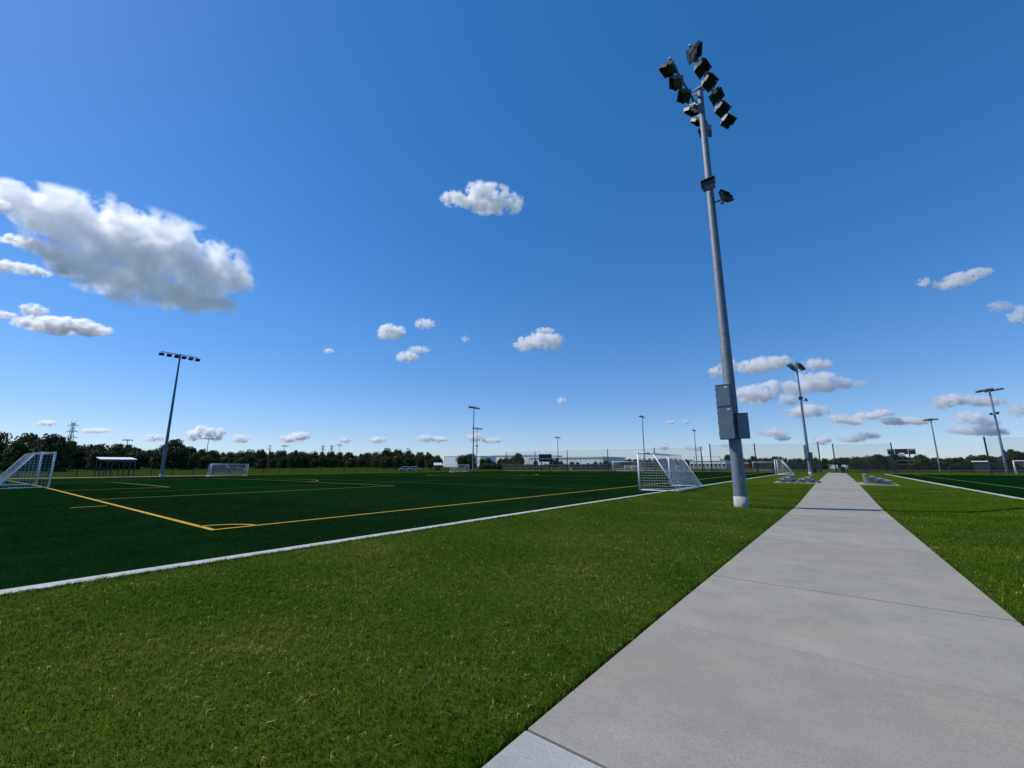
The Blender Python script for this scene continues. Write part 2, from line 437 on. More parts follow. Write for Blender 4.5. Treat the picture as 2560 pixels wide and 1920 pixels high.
kerb_run(6.45, RX0, RY0, RY1)
kerb_run(TX1 + .02, TX0 - .02, TY1, TY1 + .3)

# painted lines woven into the turf
def strip(turf, p0, p1, w, m, dz=0.010):
    p0 = Vector(p0); p1 = Vector(p1); d = (p1 - p0); L = d.length; d.normalize(); q = Vector((-d.y, d.x)) * w / 2
    n = max(1, int(L / 3)); vs = []; fs = []
    for i in range(n + 1):
        p = p0 + d * (L * i / n)
        for s_ in (-1, 1):
            a = p + q * s_; vs.append((a.x, a.y, gz(a.x, a.y) + dz))
    for i in range(n): fs.append((2 * i, 2 * i + 1, 2 * i + 3, 2 * i + 2))
    me = bpy.data.meshes.new('line_marking'); me.from_pydata(vs, [], fs); me.materials.append(MATS[m])
    return obj('line_marking', me, turf)
def arc(turf, c, r, a0, a1, w, m, n=24, dz=0.012):
    vs = []; fs = []
    for i in range(n + 1):
        a = math.radians(a0 + (a1 - a0) * i / n)
        for rr in (r - w / 2, r + w / 2):
            x_, y_ = c[0] + rr * math.cos(a), c[1] + rr * math.sin(a); vs.append((x_, y_, gz(x_, y_) + dz))
    for i in range(n): fs.append((2 * i, 2 * i + 1, 2 * i + 3, 2 * i + 2))
    me = bpy.data.meshes.new('line_marking'); me.from_pydata(vs, [], fs); me.materials.append(MATS[m])
    return obj('line_marking', me, turf)
SL, GL, CX, FL = -12.25, 4.1, -47.3, 104.5
FSL = 2 * CX - SL
Y = 'yellow_fibre'; W = 'pale_fibre'
strip(turf_l, (SL, GL - .06), (SL, FL), .12, Y); strip(turf_l, (FSL, GL), (FSL, FL), .12, Y)
strip(turf_l, (SL - .06, GL), (FSL, GL + .4), .13, Y, .012); strip(turf_l, (SL - .06, FL), (FSL, FL), .12, Y, .012)
arc(turf_l, (SL, GL), .95, 90, 180, .11, Y); arc(turf_l, (SL, FL), .95, 180, 270, .11, Y)
for g0, s in ((GL + .1, 1), (FL - .1, -1)):
    for hw, dp in ((20.15, 16.6), (9.16, 5.5)):
        Y = 'pale_yellow_fibre'
        strip(turf_l, (CX + hw, g0), (CX + hw, g0 + s * dp), .12, Y); strip(turf_l, (CX - hw, g0), (CX - hw, g0 + s * dp), .12, Y)
        strip(turf_l, (CX + hw + .06, g0 + s * dp), (CX - hw - .06, g0 + s * dp), .12, Y, .012)
    a = (52, 128) if s > 0 else (232, 308)
    arc(turf_l, (CX, g0 + s * 11), 9.15, a[0] - 15, a[1] + 15, .12, Y)
Y = 'yellow_fibre'
strip(turf_l, (SL, 54.3), (FSL, 54.3), .12, Y, .014); arc(turf_l, (CX, 54.3), 9.15, 0, 360, .12, Y, 64)
strip(turf_l, (-22.6, 2.9), (-22.6, 3.9), .10, Y, .016)
for yy in (25.5, 42, 66, 83): strip(turf_l, (SL - 2, yy), (FSL + 2, yy), .06, W, .009)
for xx in (-33, -61): strip(turf_l, (xx, GL + 2), (xx, FL - 2), .05, W, .011)
strip(turf_r, (9.9, -12), (9.9, 96), .12, 'pale_fibre'); strip(turf_r, (9.9, 96), (76, 96), .12, 'pale_fibre', .012)
strip(turf_r, (24, 80), (24, 96), .12, 'yellow_fibre'); strip(turf_r, (24, 80), (62, 80), .12, 'yellow_fibre', .012)
strip(turf_r, (9.9, 42), (76, 42), .1, 'pale_fibre', .014)

# path: a bed and its cast slabs
PX0, PX1 = -1.64, 1.30
bed = MB()
pth = bpy.data.objects.new('path', None); COL.objects.link(pth); tag(pth, kind='structure')
def slab(x0, x1, y0, y1, m, skew=0.0, top=0.022, name='slab', parent=None):
    n = 3; r = .006
    prof = []
    vs = []; fs = []
    for j in range(n + 1):
        t = j / n
        for xx, dzz in ((x0, -.12), (x0, top - r), (x0 + r, top), (x1 - r, top), (x1, top - r), (x1, -.12)):
            yy = y0 + (y1 - y0) * t + skew * (xx - x0)
            inset = 0
            vs.append((xx, yy, gz((x0 + x1) / 2, yy) + dzz))
    k = 6
    for j in range(n):
        for i in range(k - 1): fs.append((j * k + i, j * k + i + 1, (j + 1) * k + i + 1, (j + 1) * k + i))
    fs.append(tuple(range(k))); fs.append(tuple(reversed(range(n * k, n * k + k))))
    me = bpy.data.meshes.new(name); me.from_pydata(vs, [], fs)
    bm = bmesh.new(); bm.from_mesh(me); bmesh.ops.recalc_face_normals(bm, faces=bm.faces)
    ed = [e_ for e_ in bm.edges if all(v.co.z > gz(v.co.x, v.co.y) for v in e_.verts) and len([f for f in e_.link_faces if abs(f.normal.z) < .5]) == 1 and abs(e_.verts[0].co.y - e_.verts[1].co.y) < .2]
    bmesh.ops.bevel(bm, geom=ed, offset=.006, segments=1, affect='EDGES')
    bm.to_mesh(me); bm.free(); me.materials.append(MATS[m])
    return obj(name, me, parent)
ys = [-7.0, -4.6, -2.3, 0.0, 2.30]
while ys[-1] < 108: ys.append(ys[-1] + 2.335)
for i in range(len(ys) - 1):
    newer = ys[i + 1] <= 2.31
    g0, g1 = [(.012 if abs(v - 2.3) < .01 else .008 if round((v - 2.3) / 2.335) % 2 else .025 if v < 15 else .013) for v in (ys[i], ys[i + 1])]
    slab(PX0, PX1, ys[i] + g0, ys[i + 1] - g1, 'concrete_new' if newer else 'concrete', skew=-.03, parent=pth)
mb = MB()
for i in range(29):
    a, c = -8 + i * 4, -4 + i * 4
    za, zc = gz(-.3, a) - .03, gz(-.3, c) - .03
    mb.add([(PX0 - .035, a, za), (PX1 + .035, a, za), (PX1 + .035, c, zc), (PX0 - .035, c, zc)], [(0, 1, 2, 3)])
mb.build('path_bed', 'joint_soil', pth)
# pads under the bleachers
padl = bpy.data.objects.new('bleacher_pad', None); COL.objects.link(padl); tag(padl, kind='structure')
padr = bpy.data.objects.new('bleacher_pad', None); COL.objects.link(padr); tag(padr, kind='structure')
for i in range(2):
    slab(-4.9, PX0 - .012, 46.5 + i * 2.7, 46.5 + i * 2.7 + 2.68, 'concrete', top=.016, parent=padl)
for i in range(2):
    slab(PX1 + .012, 3.85, 45.8 + i * 2.7, 45.8 + i * 2.7 + 2.68, 'concrete', top=.016, parent=padr)
# bare soil strip beside the left fence
sheet('soil', lines([(-92.5, -88.4, 1)]), lines([(2, 30, 4)]), 'dirt', 0.01)

# ------------------------------------------------------------------ lawn blades (near part of the lawn)
def blades():
    rg = np.random.default_rng(5)
    P = []
    def fill(x0, x1, y0, y1, cell):
        xs_ = np.arange(x0, x1, cell); ys_ = np.arange(y0, y1, cell)
        for xx in xs_:
            for yy in ys_:
                d = math.hypot(xx + cell / 2, yy + cell / 2)
                if yy < 0.0 and d > 10: continue
                # skip what lies behind the camera by more than a few steps
                if xx * FW.x + yy * FW.y < -2.0: continue
                dens = 8200 * min(1.0, (2.6 / max(d, .1)) ** 1.2)
                n = int(dens * cell * cell)
                if n == 0: continue
                w = min(xx + cell, x1) - xx; h = min(yy + cell, y1) - yy
                p = rg.random((n, 2)) * [w, h] + [xx, yy]
                P.append(np.c_[p, np.full(n, d)])
    fill(-8.15, -1.685, -2.5, 42, 0.5)
    fill(1.345, 6.45, 1.0, 42, 0.5)
    nf = 9000
    for (fx, lo_, hi_) in ((-8.15, 0.0, 1.0), (-1.70, 0.0, 1.0), (1.36, 0.0, 1.0), (6.42, 0.0, 1.0)):
        yy = rg.random(nf) ** 1.6 * 30 - 1.0 * (fx < 0); xx = fx + rg.normal(size=nf) * .024
        P.append(np.c_[xx, yy, np.hypot(xx, yy) * 1.0])
    nfr = 4 * nf
    P = np.concatenate(P); n = len(P)
    d = P[:, 2]
    grow = np.clip((d / 3.5) ** 0.55, 1, 2.4)
    # height varies in clumps
    tab = rg.random((5, 4096))
    def clump(sz, k):
        ix = np.floor((P[:, 0] + .013 * np.sin(P[:, 1] * 91)) / sz).astype(np.int64); iy = np.floor((P[:, 1] + .013 * np.sin(P[:, 0] * 83)) / sz).astype(np.int64)
        return tab[k][(ix * 7919 + iy * 104729) % 4096]
    csz = .055
    c_h = clump(csz, 0); c_t = clump(csz, 1); c_a = clump(csz, 2); c_b = clump(.16, 3)
    cl = np.sin(P[:, 0] * 5.1 + np.sin(P[:, 1] * 3.7)) * np.sin(P[:, 1] * 4.3 + np.sin(P[:, 0] * 2.9))
    Hh = (0.024 + 0.010 * rg.random(n) + 0.004 * cl + 0.014 * (c_h - .5)) * np.clip(grow, 1, 1.4)
    wd = (0.0016 + 0.0014 * rg.random(n)) * grow
    a = rg.random(n) * 2 * np.pi
    lean = rg.random(n) ** 0.7 * 1.3
    la = c_a * 2 * np.pi + rg.normal(size=n) * .7
    dx, dy = np.cos(a) * wd, np.sin(a) * wd
    gzv = np.array([gz(px, py) for px, py in P[:, :2]])
    mid = np.c_[P[:, 0] + np.cos(la) * lean * Hh * .30, P[:, 1] + np.sin(la) * lean * Hh * .30, gzv + Hh * .62]
    tip = np.c_[P[:, 0] + np.cos(la) * lean * Hh, P[:, 1] + np.sin(la) * lean * Hh, gzv + Hh * np.clip(1.1 - .45 * lean, .25, 1)]
    v = np.empty((n, 5, 3))
    v[:, 0] = np.c_[P[:, 0] - dx, P[:, 1] - dy, gzv - .004]; v[:, 1] = np.c_[P[:, 0] + dx, P[:, 1] + dy, gzv - .004]
    v[:, 2] = mid + np.c_[dx, dy, np.zeros(n)] * .8; v[:, 3] = mid - np.c_[dx, dy, np.zeros(n)] * .8
    v[:, 4] = tip
    near = d < 9
    tint = rg.random(n) * .40 + .10 * cl + .02 + .30 * c_t + .12 * (c_b - .3)
    patch = np.sin(P[:, 0] * 1.3 + 1.1 * np.sin(P[:, 1] * .9)) + np.sin(P[:, 1] * 1.7 + np.sin(P[:, 0] * 1.1 + 2))
    tint += .15 * np.clip(patch, -1.4, 1.6) - .02
    dry = np.zeros(n)
    for (qx, qy, qr) in ((-1.95, 2.35, .22), (-2.3, 2.75, .45), (-2.6, 3.4, .35), (-5.2, 3.6, .7), (-3.6, 6.2, .8), (-6.9, 5.4, .7), (-2.6, 8.0, .7), (-5.5, 9.5, 1.1), (-4.2, 1.9, .5), (2.4, 8.5, .6), (3.6, 11.5, .9), (-7.4, 2.2, .5)):
        dry = np.maximum(dry, np.exp(-((P[:, 0] - qx) ** 2 + (P[:, 1] - qy) ** 2) / (qr * qr)))
    tint += .22 * dry * (rg.random(n) * .8 + .4)
    straw = rg.random(n) < (.012 + .018 * np.clip(patch, 0, 2) + .16 * dry * (c_b > .35))
    tint[straw] = .90 + .10 * rg.random(straw.sum())
    # a few long pale clippings lying on top
    fr = np.arange(n) >= n - nfr
    v[fr, 4, 2] += .014; v[fr, 2:4, 2] += .008
    lc = rg.random(n) < np.where(d < 9, .0042, .0022) * (.35 + 1.3 * (c_b > .5))
    v[lc, 4, 2] = gzv[lc] + .030; v[lc, 2:4, 2] = (gzv[lc] + .028)[:, None]
    ext = (0.015 + .03 * rg.random(lc.sum()))
    v[lc, 4, 0] += np.cos(la[lc]) * ext; v[lc, 4, 1] += np.sin(la[lc]) * ext
    tint[lc] = .985
    v[lc, 2:4] += (v[lc, 2:4] - v[lc, 2:4].mean(1, keepdims=True)) * .9
    tint = np.clip(tint, 0, 1)
    verts = v.reshape(-1, 3)
    me = bpy.data.meshes.new('lawn_grass')
    base = np.arange(n) * 5
    quads = np.c_[base, base + 1, base + 2, base + 3]; tris = np.c_[base + 3, base + 2, base + 4]
    me.vertices.add(n * 5); me.vertices.foreach_set('co', verts.ravel())
    me.loops.add(n * 7)
    li = np.c_[quads, tris].ravel()
    me.loops.foreach_set('vertex_index', li.astype(np.int32))
    me.polygons.add(n * 2)
    st = np.empty((n, 2), np.int32); st[:, 0] = np.arange(n) * 7; st[:, 1] = st[:, 0] + 4
    me.polygons.foreach_set('loop_start', st.ravel())
    me.update(calc_edges=True); me.validate()
    at_ = me.attributes.new('tint', 'FLOAT', 'POINT'); at_.data.foreach_set('value', np.repeat(tint, 5).astype(np.float32))
    me.materials.append(MATS['blade'])
    o = obj('lawn_grass', me); tag(o, 'short mown green lawn grass with pale dry clippings beside the path', 'grass', kind='stuff')
    print('BLADES', n)
blades()

m, nt, b = nodes_of('turf_fibre')
b.inputs['Roughness'].default_value = 0.6; b.inputs['Specular IOR Level'].default_value = 0.10
an = nt.nodes.new('ShaderNodeAttribute'); an.attribute_name = 'tint'
cr = nt.nodes.new('ShaderNodeValToRGB'); e = cr.color_ramp.elements
e[0].position = 0.0; e[0].color = (0.0030, 0.018, 0.0046, 1)
e[1].position = 0.70; e[1].color = (0.009, 0.044, 0.010, 1)
x = e.new(0.86); x.color = (0.020, 0.075, 0.026, 1)
x = e.new(0.90); x.color = (0.55, 0.32, 0.04, 1)
x = e.new(1.0); x.color = (0.70, 0.43, 0.06, 1)
nt.links.new(an.outputs['Fac'], cr.inputs[0]); nt.links.new(cr.outputs[0], b.inputs['Base Color'])
def turf_pile():
    rg = np.random.default_rng(15); P = []
    for xx in np.arange(-26, -8.47, 1.0):
        for yy in np.arange(-3, 30, 1.0):
            d = math.hypot(xx + .5, yy + .5)
            if (xx + .5) * FW.x + (yy + .5) * FW.y < -1: continue
            n = int(620 * min(1, (9.0 / d) ** 1.3))
            p_ = rg.random((n, 2)) + [xx, yy]; p_ = p_[p_[:, 0] < -8.46]
            P.append(np.c_[p_, np.full(len(p_), d)])
    P = np.concatenate(P); n = len(P); X, Yv, d = P.T
    H = (.010 + .012 * rg.random(n)); w = (.0022 + .002 * rg.random(n)) * np.clip(d / 9, 1, 2.2)
    a = rg.random(n) * 6.283; la = rg.normal(size=n) * .8 + 1.2
    tint = rg.random(n) * .6 + .12 * np.sin(np.floor(Yv / 4.57) * 9.7)
    lite = rg.random(n) < .03; tint[lite] = .80
    goal_y = GL + .4 * (X - SL) / (FSL - SL)
    on = (np.abs(X - SL) < .06) & (Yv > GL) | (np.abs(Yv - goal_y) < .062) & (X < SL + .06)
    rr = np.hypot(X - SL, Yv - GL); on |= (np.abs(rr - .95) < .055) & (X < SL) & (Yv > GL)
    tint = np.clip(tint, 0, .86); tint[on] = .91 + .08 * rg.random(on.sum())
    v = np.empty((n, 3, 3)); dx, dy = np.cos(a) * w, np.sin(a) * w
    v[:, 0] = np.c_[X - dx, Yv - dy, np.full(n, .003)]; v[:, 1] = np.c_[X + dx, Yv + dy, np.full(n, .003)]
    v[:, 2] = np.c_[X + np.cos(la) * H * .9, Yv + np.sin(la) * H * .9, H + .006]
    me = bpy.data.meshes.new('turf_pile'); me.from_pydata(v.reshape(-1, 3).tolist(), [], np.arange(n * 3).reshape(-1, 3).tolist()); me.update()
    at_ = me.attributes.new('tint', 'FLOAT', 'POINT'); at_.data.foreach_set('value', np.repeat(tint, 3).astype(np.float32))
    me.materials.append(MATS['turf_fibre'])
    tag(obj('turf_pile', me), 'dark green artificial turf pile along the pale kerb', 'artificial turf', kind='stuff')
turf_pile()

# ------------------------------------------------------------------ floodlight masts
def fixture_meshes():
    body = MB()
    # shallow trapezoid housing, lens face down (-z), finned back
    a, c, h = .30, .22, .17
    body.add([(-a, -.27, -h), (a, -.27, -h), (a, .27, -h), (-a, .27, -h), (-c, -.20, 0), (c, -.20, 0), (c, .20, 0), (-c, .20, 0)],
             [(3, 2, 1, 0), (4, 5, 6, 7), (0, 1, 5, 4), (1, 2, 6, 5), (2, 3, 7, 6), (3, 0, 4, 7)])
    for i in range(5): body.box((-.16 + .08 * i, 0, .035), (.02, .34, .07))
    body.box((0, .285, -.20), (.62, .03, .22))                       # visor
    body.box((-.315, .12, -.19), (.02, .34, .14)); body.box((.315, .12, -.19), (.02, .34, .14))
    b_ = body.mesh('housing', 'fixture')
    l_ = MB().box((0, 0, -.175), (.52, .46, .02)).mesh('lens', 'lens')
    y_ = MB().box((0, 0, .10), (.07, .07, .16)).tube((-.05, 0, .19), (.05, 0, .19), .06, n=8).mesh('bracket', 'fixture_back')
    return b_, l_, y_
FB, FLN, FY = fixture_meshes()
def floodlight(parent, loc, aim, tilt, scale=1.0):
    """one luminaire as a part of its mast; the lens looks along aim (angle in plan), tilted from straight down"""
    f = obj('floodlight', FB, parent, loc)
    f.rotation_euler = (tilt, 0, aim - math.pi / 2)
    f.scale = (scale,) * 3
    obj('lens', FLN, f); obj('bracket', FY, f)
    return f
POLE_CACHE = {}
def mast(loc, H, label, arms, r0=.25, r1=.12, base=True, boxes=None, low=None, n=10, span=3.9, rz=0.0, sc=1.0, group=None, aimjit=.25):
    t = thing('floodlight_mast', loc, rz, label, 'floodlight mast', group)
    r = random.Random(int(loc[0] * 7 + loc[1] * 13))
    mb = MB()
    seg = [(0.0, r0), (H * .33, r0 - (r0 - r1) * .31), (H * .33 + .03, r0 - (r0 - r1) * .36), (H * .66, r0 - (r0 - r1) * .64), (H * .66 + .03, r0 - (r0 - r1) * .69), (H - .02, r1), (H, r1 * .9)]
    nn = 28 if n > 20 else 16 if base else n
    vs_ = [(rr * math.cos(2 * math.pi * i / nn), rr * math.sin(2 * math.pi * i / nn), zz) for zz, rr in seg for i in range(nn)]
    fs_ = [(k * nn + i, k * nn + (i + 1) % nn, (k + 1) * nn + (i + 1) % nn, (k + 1) * nn + i) for k in range(len(seg) - 1) for i in range(nn)]
    mb.add(vs_, fs_ + [tuple(range((len(seg) - 1) * nn, len(seg) * nn))])
    mb.build('pole', 'galv', t, smooth=True)
    if base:
        MB().tube((0, 0, -.3), (0, 0, .46), r0 + .025, r0 + .015, 28).build('concrete_base', 'concrete_base', t, True)
        MB().tube((0, 0, .462), (0, 0, .50), r0 + .006, r0 + .005, 28).build('base_seam', 'cabinet_trim', t, True)
        a_ = math.atan2(-loc[1], -loc[0])
        hh = MB().box((r0 - .012, 0, 1.15), (.03, .13, .28)).build('hand_hole_cover', 'galv_dark', t); hh.rotation_euler = (0, 0, a_ - rz + .5)
        for zz in (1.04, 1.26): MB().tube((r0 - .01, 0, zz), (r0 + .012, 0, zz), .012, n=6).build('bolt', 'cabinet_trim', hh)
    for (ox, cnt, aim) in arms:
        z = H - .12
        mb = MB().box((ox, 0, z), (.09, span, .11))
        if abs(ox) > .2:
            for yy in (-.14, .14): mb.box((ox / 2, yy, z - .002), (abs(ox), .06, .08))
        mb.build('crossarm', 'fixture_back', t)
        for i in range(cnt):
            yy = -span / 2 + .12 + (span - .24) * i / (cnt - 1)
            sgn = math.copysign(1, math.cos(aim))
            floodlight(t, (ox, yy, z - .30 * sc), aim + r.uniform(-aimjit, aimjit), math.radians(r.uniform(28, 46)), sc)
    if low:
        for zl, ox, oy, aim, tl in low:
            MB().tube((0, 0, zl), (ox, oy, zl + .05), .045, n=6).build('bracket_arm', 'fixture_back', t)
            floodlight(t, (ox, oy, zl + .02), aim, tl, 1.0)
    if boxes:
        for (cx, cy_, z0, z1, w, d, a) in boxes:
            R = rotz(a)
            cab = MB().box((0, 0, 0), (w, d, z1 - z0)).build('cabinet', 'cabinet', t)
            cab.location = (cx, cy_, (z0 + z1) / 2); cab.rotation_euler = (0, 0, a); bevelled(cab, .015)
            MB().box((0, -d / 2 - .008, 0), (w - .05, .014, z1 - z0 - .06)).build('cabinet_door', 'cabinet', cab)
            for hz in (-.32, 0.0, .32):
                MB().box((-w / 2 - .006, -d / 2 + .02, hz * (z1 - z0)), (.016, .05, .07)).build('hinge', 'cabinet_trim', cab)
            MB().box((w / 2 - .05, -d / 2 - .022, 0), (.03, .03, .14)).build('latch', 'cabinet_trim', cab)
            MB().box((0, 0, (z1 - z0) / 2 + .012), (w + .03, d + .03, .02)).build('cabinet_lid', 'cabinet', cab)
            if w > .5: MB().box((w / 2 - .16, -d / 2 - .02, (z1 - z0) / 2 - .11), (.12, .006, .05)).build('sticker', 'board_white', cab)
    return t
base1 = at(1854, 1268)
L_AIM, R_AIM = math.pi, 0.0
face = math.atan2(base1.y, base1.x) - math.pi / 2     # box faces look at the path user
BIGBOX = [(-.16, -.36, 2.66, 3.96, .60, .34, .12), (-.18, -.36, 3.99, 4.88, .56, .32, .12), (.42, -.12, 2.68, 3.68, .42, .30, .35)]
NEARBOX = [(x_, y_ - .02, a_ * 1.085, c_ * 1.085, w_ * 1.04, d_, r_) for (x_, y_, a_, c_, w_, d_, r_) in BIGBOX]
mast(base1, 21.3, 'tall galvanised floodlight mast with stacked grey cabinets on concrete base beside the path', [(-.48, 6, L_AIM), (.48, 6, R_AIM)], r0=.27, r1=.135, boxes=NEARBOX,
     low=[(15.2, .1, -.36, -math.pi / 2, math.radians(88)), (14.5, .60, .1, -.4, math.radians(125))], n=24, span=5.6, rz=-.09, sc=1.14, aimjit=.5)
p7 = under(1990, 910, 19.2)
mast(p7, 19.2, 'galvanised floodlight mast with cabinets beside the bleachers left of the path', [(-.48, 6, L_AIM), (.48, 6, R_AIM)], r0=.25, r1=.13, boxes=BIGBOX,
     low=[(12.9, .1, -.32, -math.pi / 2, math.radians(95)), (12.6, .7, .1, 0.0, math.radians(120))], n=12, span=5.2, rz=-.09, sc=1.3)
pl = under(451, 885, 19.6)
mast(pl, 19.6, 'floodlight mast with one crossarm of six lamps near the open shelter', [(0.0, 6, 0.0)], r0=.24, r1=.12, n=12, span=5.0, sc=1.05)
def far_mast(px, py, H, label, arms, **k):
    p = under(px, py, H)
    return mast(p, H, label, arms, base=False, group=k.pop('group', None), **k)
far_mast(1185, 1016, 20.0, 'floodlight mast with six lamps behind the small white goal on the far touchline', [(0, 6, 0.0)], r0=.23, r1=.12, span=4.6)
far_mast(1193, 1069, 20.0, 'thin far floodlight mast in front of the white warehouse end', [(0, 6, 0.0)], r0=.25, r1=.15, span=6.5, low=[(11, .4, 0, 0, 1.7), (11, -.4, 0, math.pi, 1.7), (2.8 + .2, .5, 0, 0, 1.7)], sc=1.2)
far_mast(1605, 1039, 20.0, 'floodlight mast rising behind the full-size goal at the pitch end', [(0, 6, L_AIM)], r0=.24, r1=.13, span=4.6, sc=1.1)
far_mast(1394, 1092, 20.0, 'far floodlight mast standing beside the dark scoreboard and warehouse', [(0, 6, L_AIM)], r0=.28, r1=.18, span=6.5, sc=1.3)
far_mast(1735, 1074, 20.0, 'far floodlight mast beside the low white building with dark windows', [(0, 6, L_AIM)], r0=.26, r1=.16, span=5.5, sc=1.2)
far_mast(2326, 1046, 19.0, 'far floodlight mast right of the wide three-panel scoreboard', [(-.8, 5, L_AIM), (.8, 5, R_AIM)], r0=.28, r1=.16, span=3.6, sc=1.1, rz=.5)
far_mast(2472, 971, 19.0, 'floodlight mast with cabinets behind the dark end post of the netting', [(-.9, 5, L_AIM), (.9, 5, R_AIM)], r0=.26, r1=.14, span=3.8, rz=.5, boxes=BIGBOX, low=[(13.2, .5, 0, 0, 1.7), (13.0, -.5, 0, math.pi, 1.7)])
for (px, py, H, lb) in ((522, 1095, 21, 'distant floodlight mast above the trees behind the blue van'), (320, 1098, 19, 'distant thin lamp mast above the trees behind the open shelter'),
                        (712, 1113, 18, 'distant thin lamp mast above the trees just past the wooden utility pole'), (849, 1111, 20, 'distant floodlight mast above the trees beside the two small pylons'),
                        (1020, 1121, 19, 'distant floodlight mast above the dark trees near the white rocks')):
    far_mast(px, py, H, lb, [(0, 4, 0.0)], r0=.24, r1=.16, span=4.5, sc=1.5)

# ------------------------------------------------------------------ football goals
def goal_meshes(W, H, dt, db, cell, cord, rb):
    P = {}
    hw = W / 2
    P['post'] = MB().tube((0, 0, 0), (0, 0, H), rb, n=10).mesh('post', 'white_paint', True)
    P['crossbar'] = MB().tube((-hw - rb, 0, H), (hw + rb, 0, H), rb, n=10).mesh('crossbar', 'white_paint', True)
    s = MB(); rs = rb * .55
    s.path([(0, 0, H), (0, dt * .8, H), (0, dt, H - .10), (0, db - .1, .12), (0, db, .04)], rs); s.path([(0, 0, .05), (0, db, .04)], rs)
    P['side_frame'] = s.mesh('side_frame', 'white_paint', True)
    P['back_bar'] = MB().tube((-hw, db, .05), (hw, db, .05), rs, n=8).mesh('back_bar', 'white_paint', True)
    # net cords: top, sloping back, two sides
    nb = MB()
    def cordline(a, c):
        nb.tube(a, c, cord, cord, 3, caps=False)
    Lb = math.hypot(db - dt, H)
    nx = int(W / cell); nt_ = max(1, int(dt / cell)); nbk = int(Lb / cell)
    def sag(u, v):   # belly of the net
        return .22 * math.sin(math.pi * u) * math.sin(math.pi * v)
    def back(u, v):
        return Vector((-hw + W * u, dt + (db - dt) * v - sag(u, v) * .8, H - .03 - (H - .08) * v - sag(u, v) * .4))
    for i in range(nx + 1):
        u = i / nx
        cordline((-hw + W * u, .02, H), (-hw + W * u, dt, H - .03))
        for k in range(6): cordline(back(u, k / 6), back(u, (k + 1) / 6))
    for j in range(nt_ + 1):
        cordline((-hw, dt * j / nt_, H - .01), (hw, dt * j / nt_, H - .01))
    for j in range(1, nbk + 1):
        v = j / nbk
        for k in range(8): cordline(back(k / 8, v), back((k + 1) / 8, v))
    for s_ in (-1, 1):
        ny = int(db / cell); nz = int(H / cell)
        for j in range(1, ny + 1):
            y_ = db * j / ny; zt = H if y_ <= dt else H - (y_ - dt) / (db - dt) * (H - .06)
            cordline((s_ * hw, y_, .05), (s_ * hw, y_, zt))
        for j in range(1, nz):
            z_ = H * j / nz; ym = dt + (db - dt) * (H - z_) / H
            cordline((s_ * hw, 0, z_), (s_ * hw, ym, z_))
    P['net'] = nb.mesh('net', 'net_cord')
    return P, W
GBIG = goal_meshes(7.32, 2.30, .95, 2.3, .15, .0055, .06)
GTALL = goal_meshes(7.32, 2.44, .95, 2.4, .18, .005, .06)
GSMALL = goal_meshes(5.55, 1.98, .8, 1.9, .20, .006, .055)
GMINI = goal_meshes(2.4, 1.35, .3, 1.2, .16, .01, .05)
def goal(G, loc, rz, label, group=None):
    P, W = G
    t = thing('soccer_goal', loc, rz, label, 'goal', group)
    for s_ in (-1, 1):
        obj('post', P['post'], t, (s_ * W / 2, 0, 0)); obj('side_frame', P['side_frame'], t, (s_ * W / 2, 0, 0))
    obj('crossbar', P['crossbar'], t); obj('back_bar', P['back_bar'], t); obj('net', P['net'], t)
    return t
# local +Y is the back of the goal
a = at(1607, 1227)
goal(GBIG, (-10.05, a.y + 3.62, .01), -math.pi / 2 + .05, 'white soccer goal with net standing on the kerb line beside the tall mast')
goal(GTALL, (CX - .6, GL + .3, gz(CX, GL) + .01), math.pi, 'white soccer goal with net on the yellow goal line')
p = at(572, 1190.5)
goal(GSMALL, (-82.5, 29.0, gz(-82.5, 29) + .01), math.pi / 2, 'small white soccer goal in front of the blue van')
goal(GSMALL, (-80.5, 83.5, gz(-80.5, 83) + .01), math.pi / 2, 'small white soccer goal in front of the warehouse end and lone mast')
goal(GTALL, (along_x(1565, 106.5), 106.5, .01), 0.0, 'white soccer goal at the pitch end with two mini goals behind it')
for px in (1571, 1587):
    goal(GMINI, (along_x(px, 116.5), 116.5, .01), -.25, 'mini white goal behind the net of the far full-size goal', 'mini goals behind the far goal')
q = at(1943, 1186.5)
goal(GTALL, (q.x - .2, q.y + 2.2, .01), -math.pi / 2 + .05, 'white soccer goal standing on the kerb next to the bleachers')
goal(GTALL, (along_x(1921, 140), 140, 0.0), 0.15, 'distant white goal on the field beyond the netting')
goal(GBIG, (along_x(2622, 112), 112, 0.0), -.3, 'white goal near the right-hand mast beyond the turf edge')
goal(GMINI, (along_x(1700, 118), 118, 0.0), -.1, 'pair of low mini goals seen through the net of the goal on the kerb')

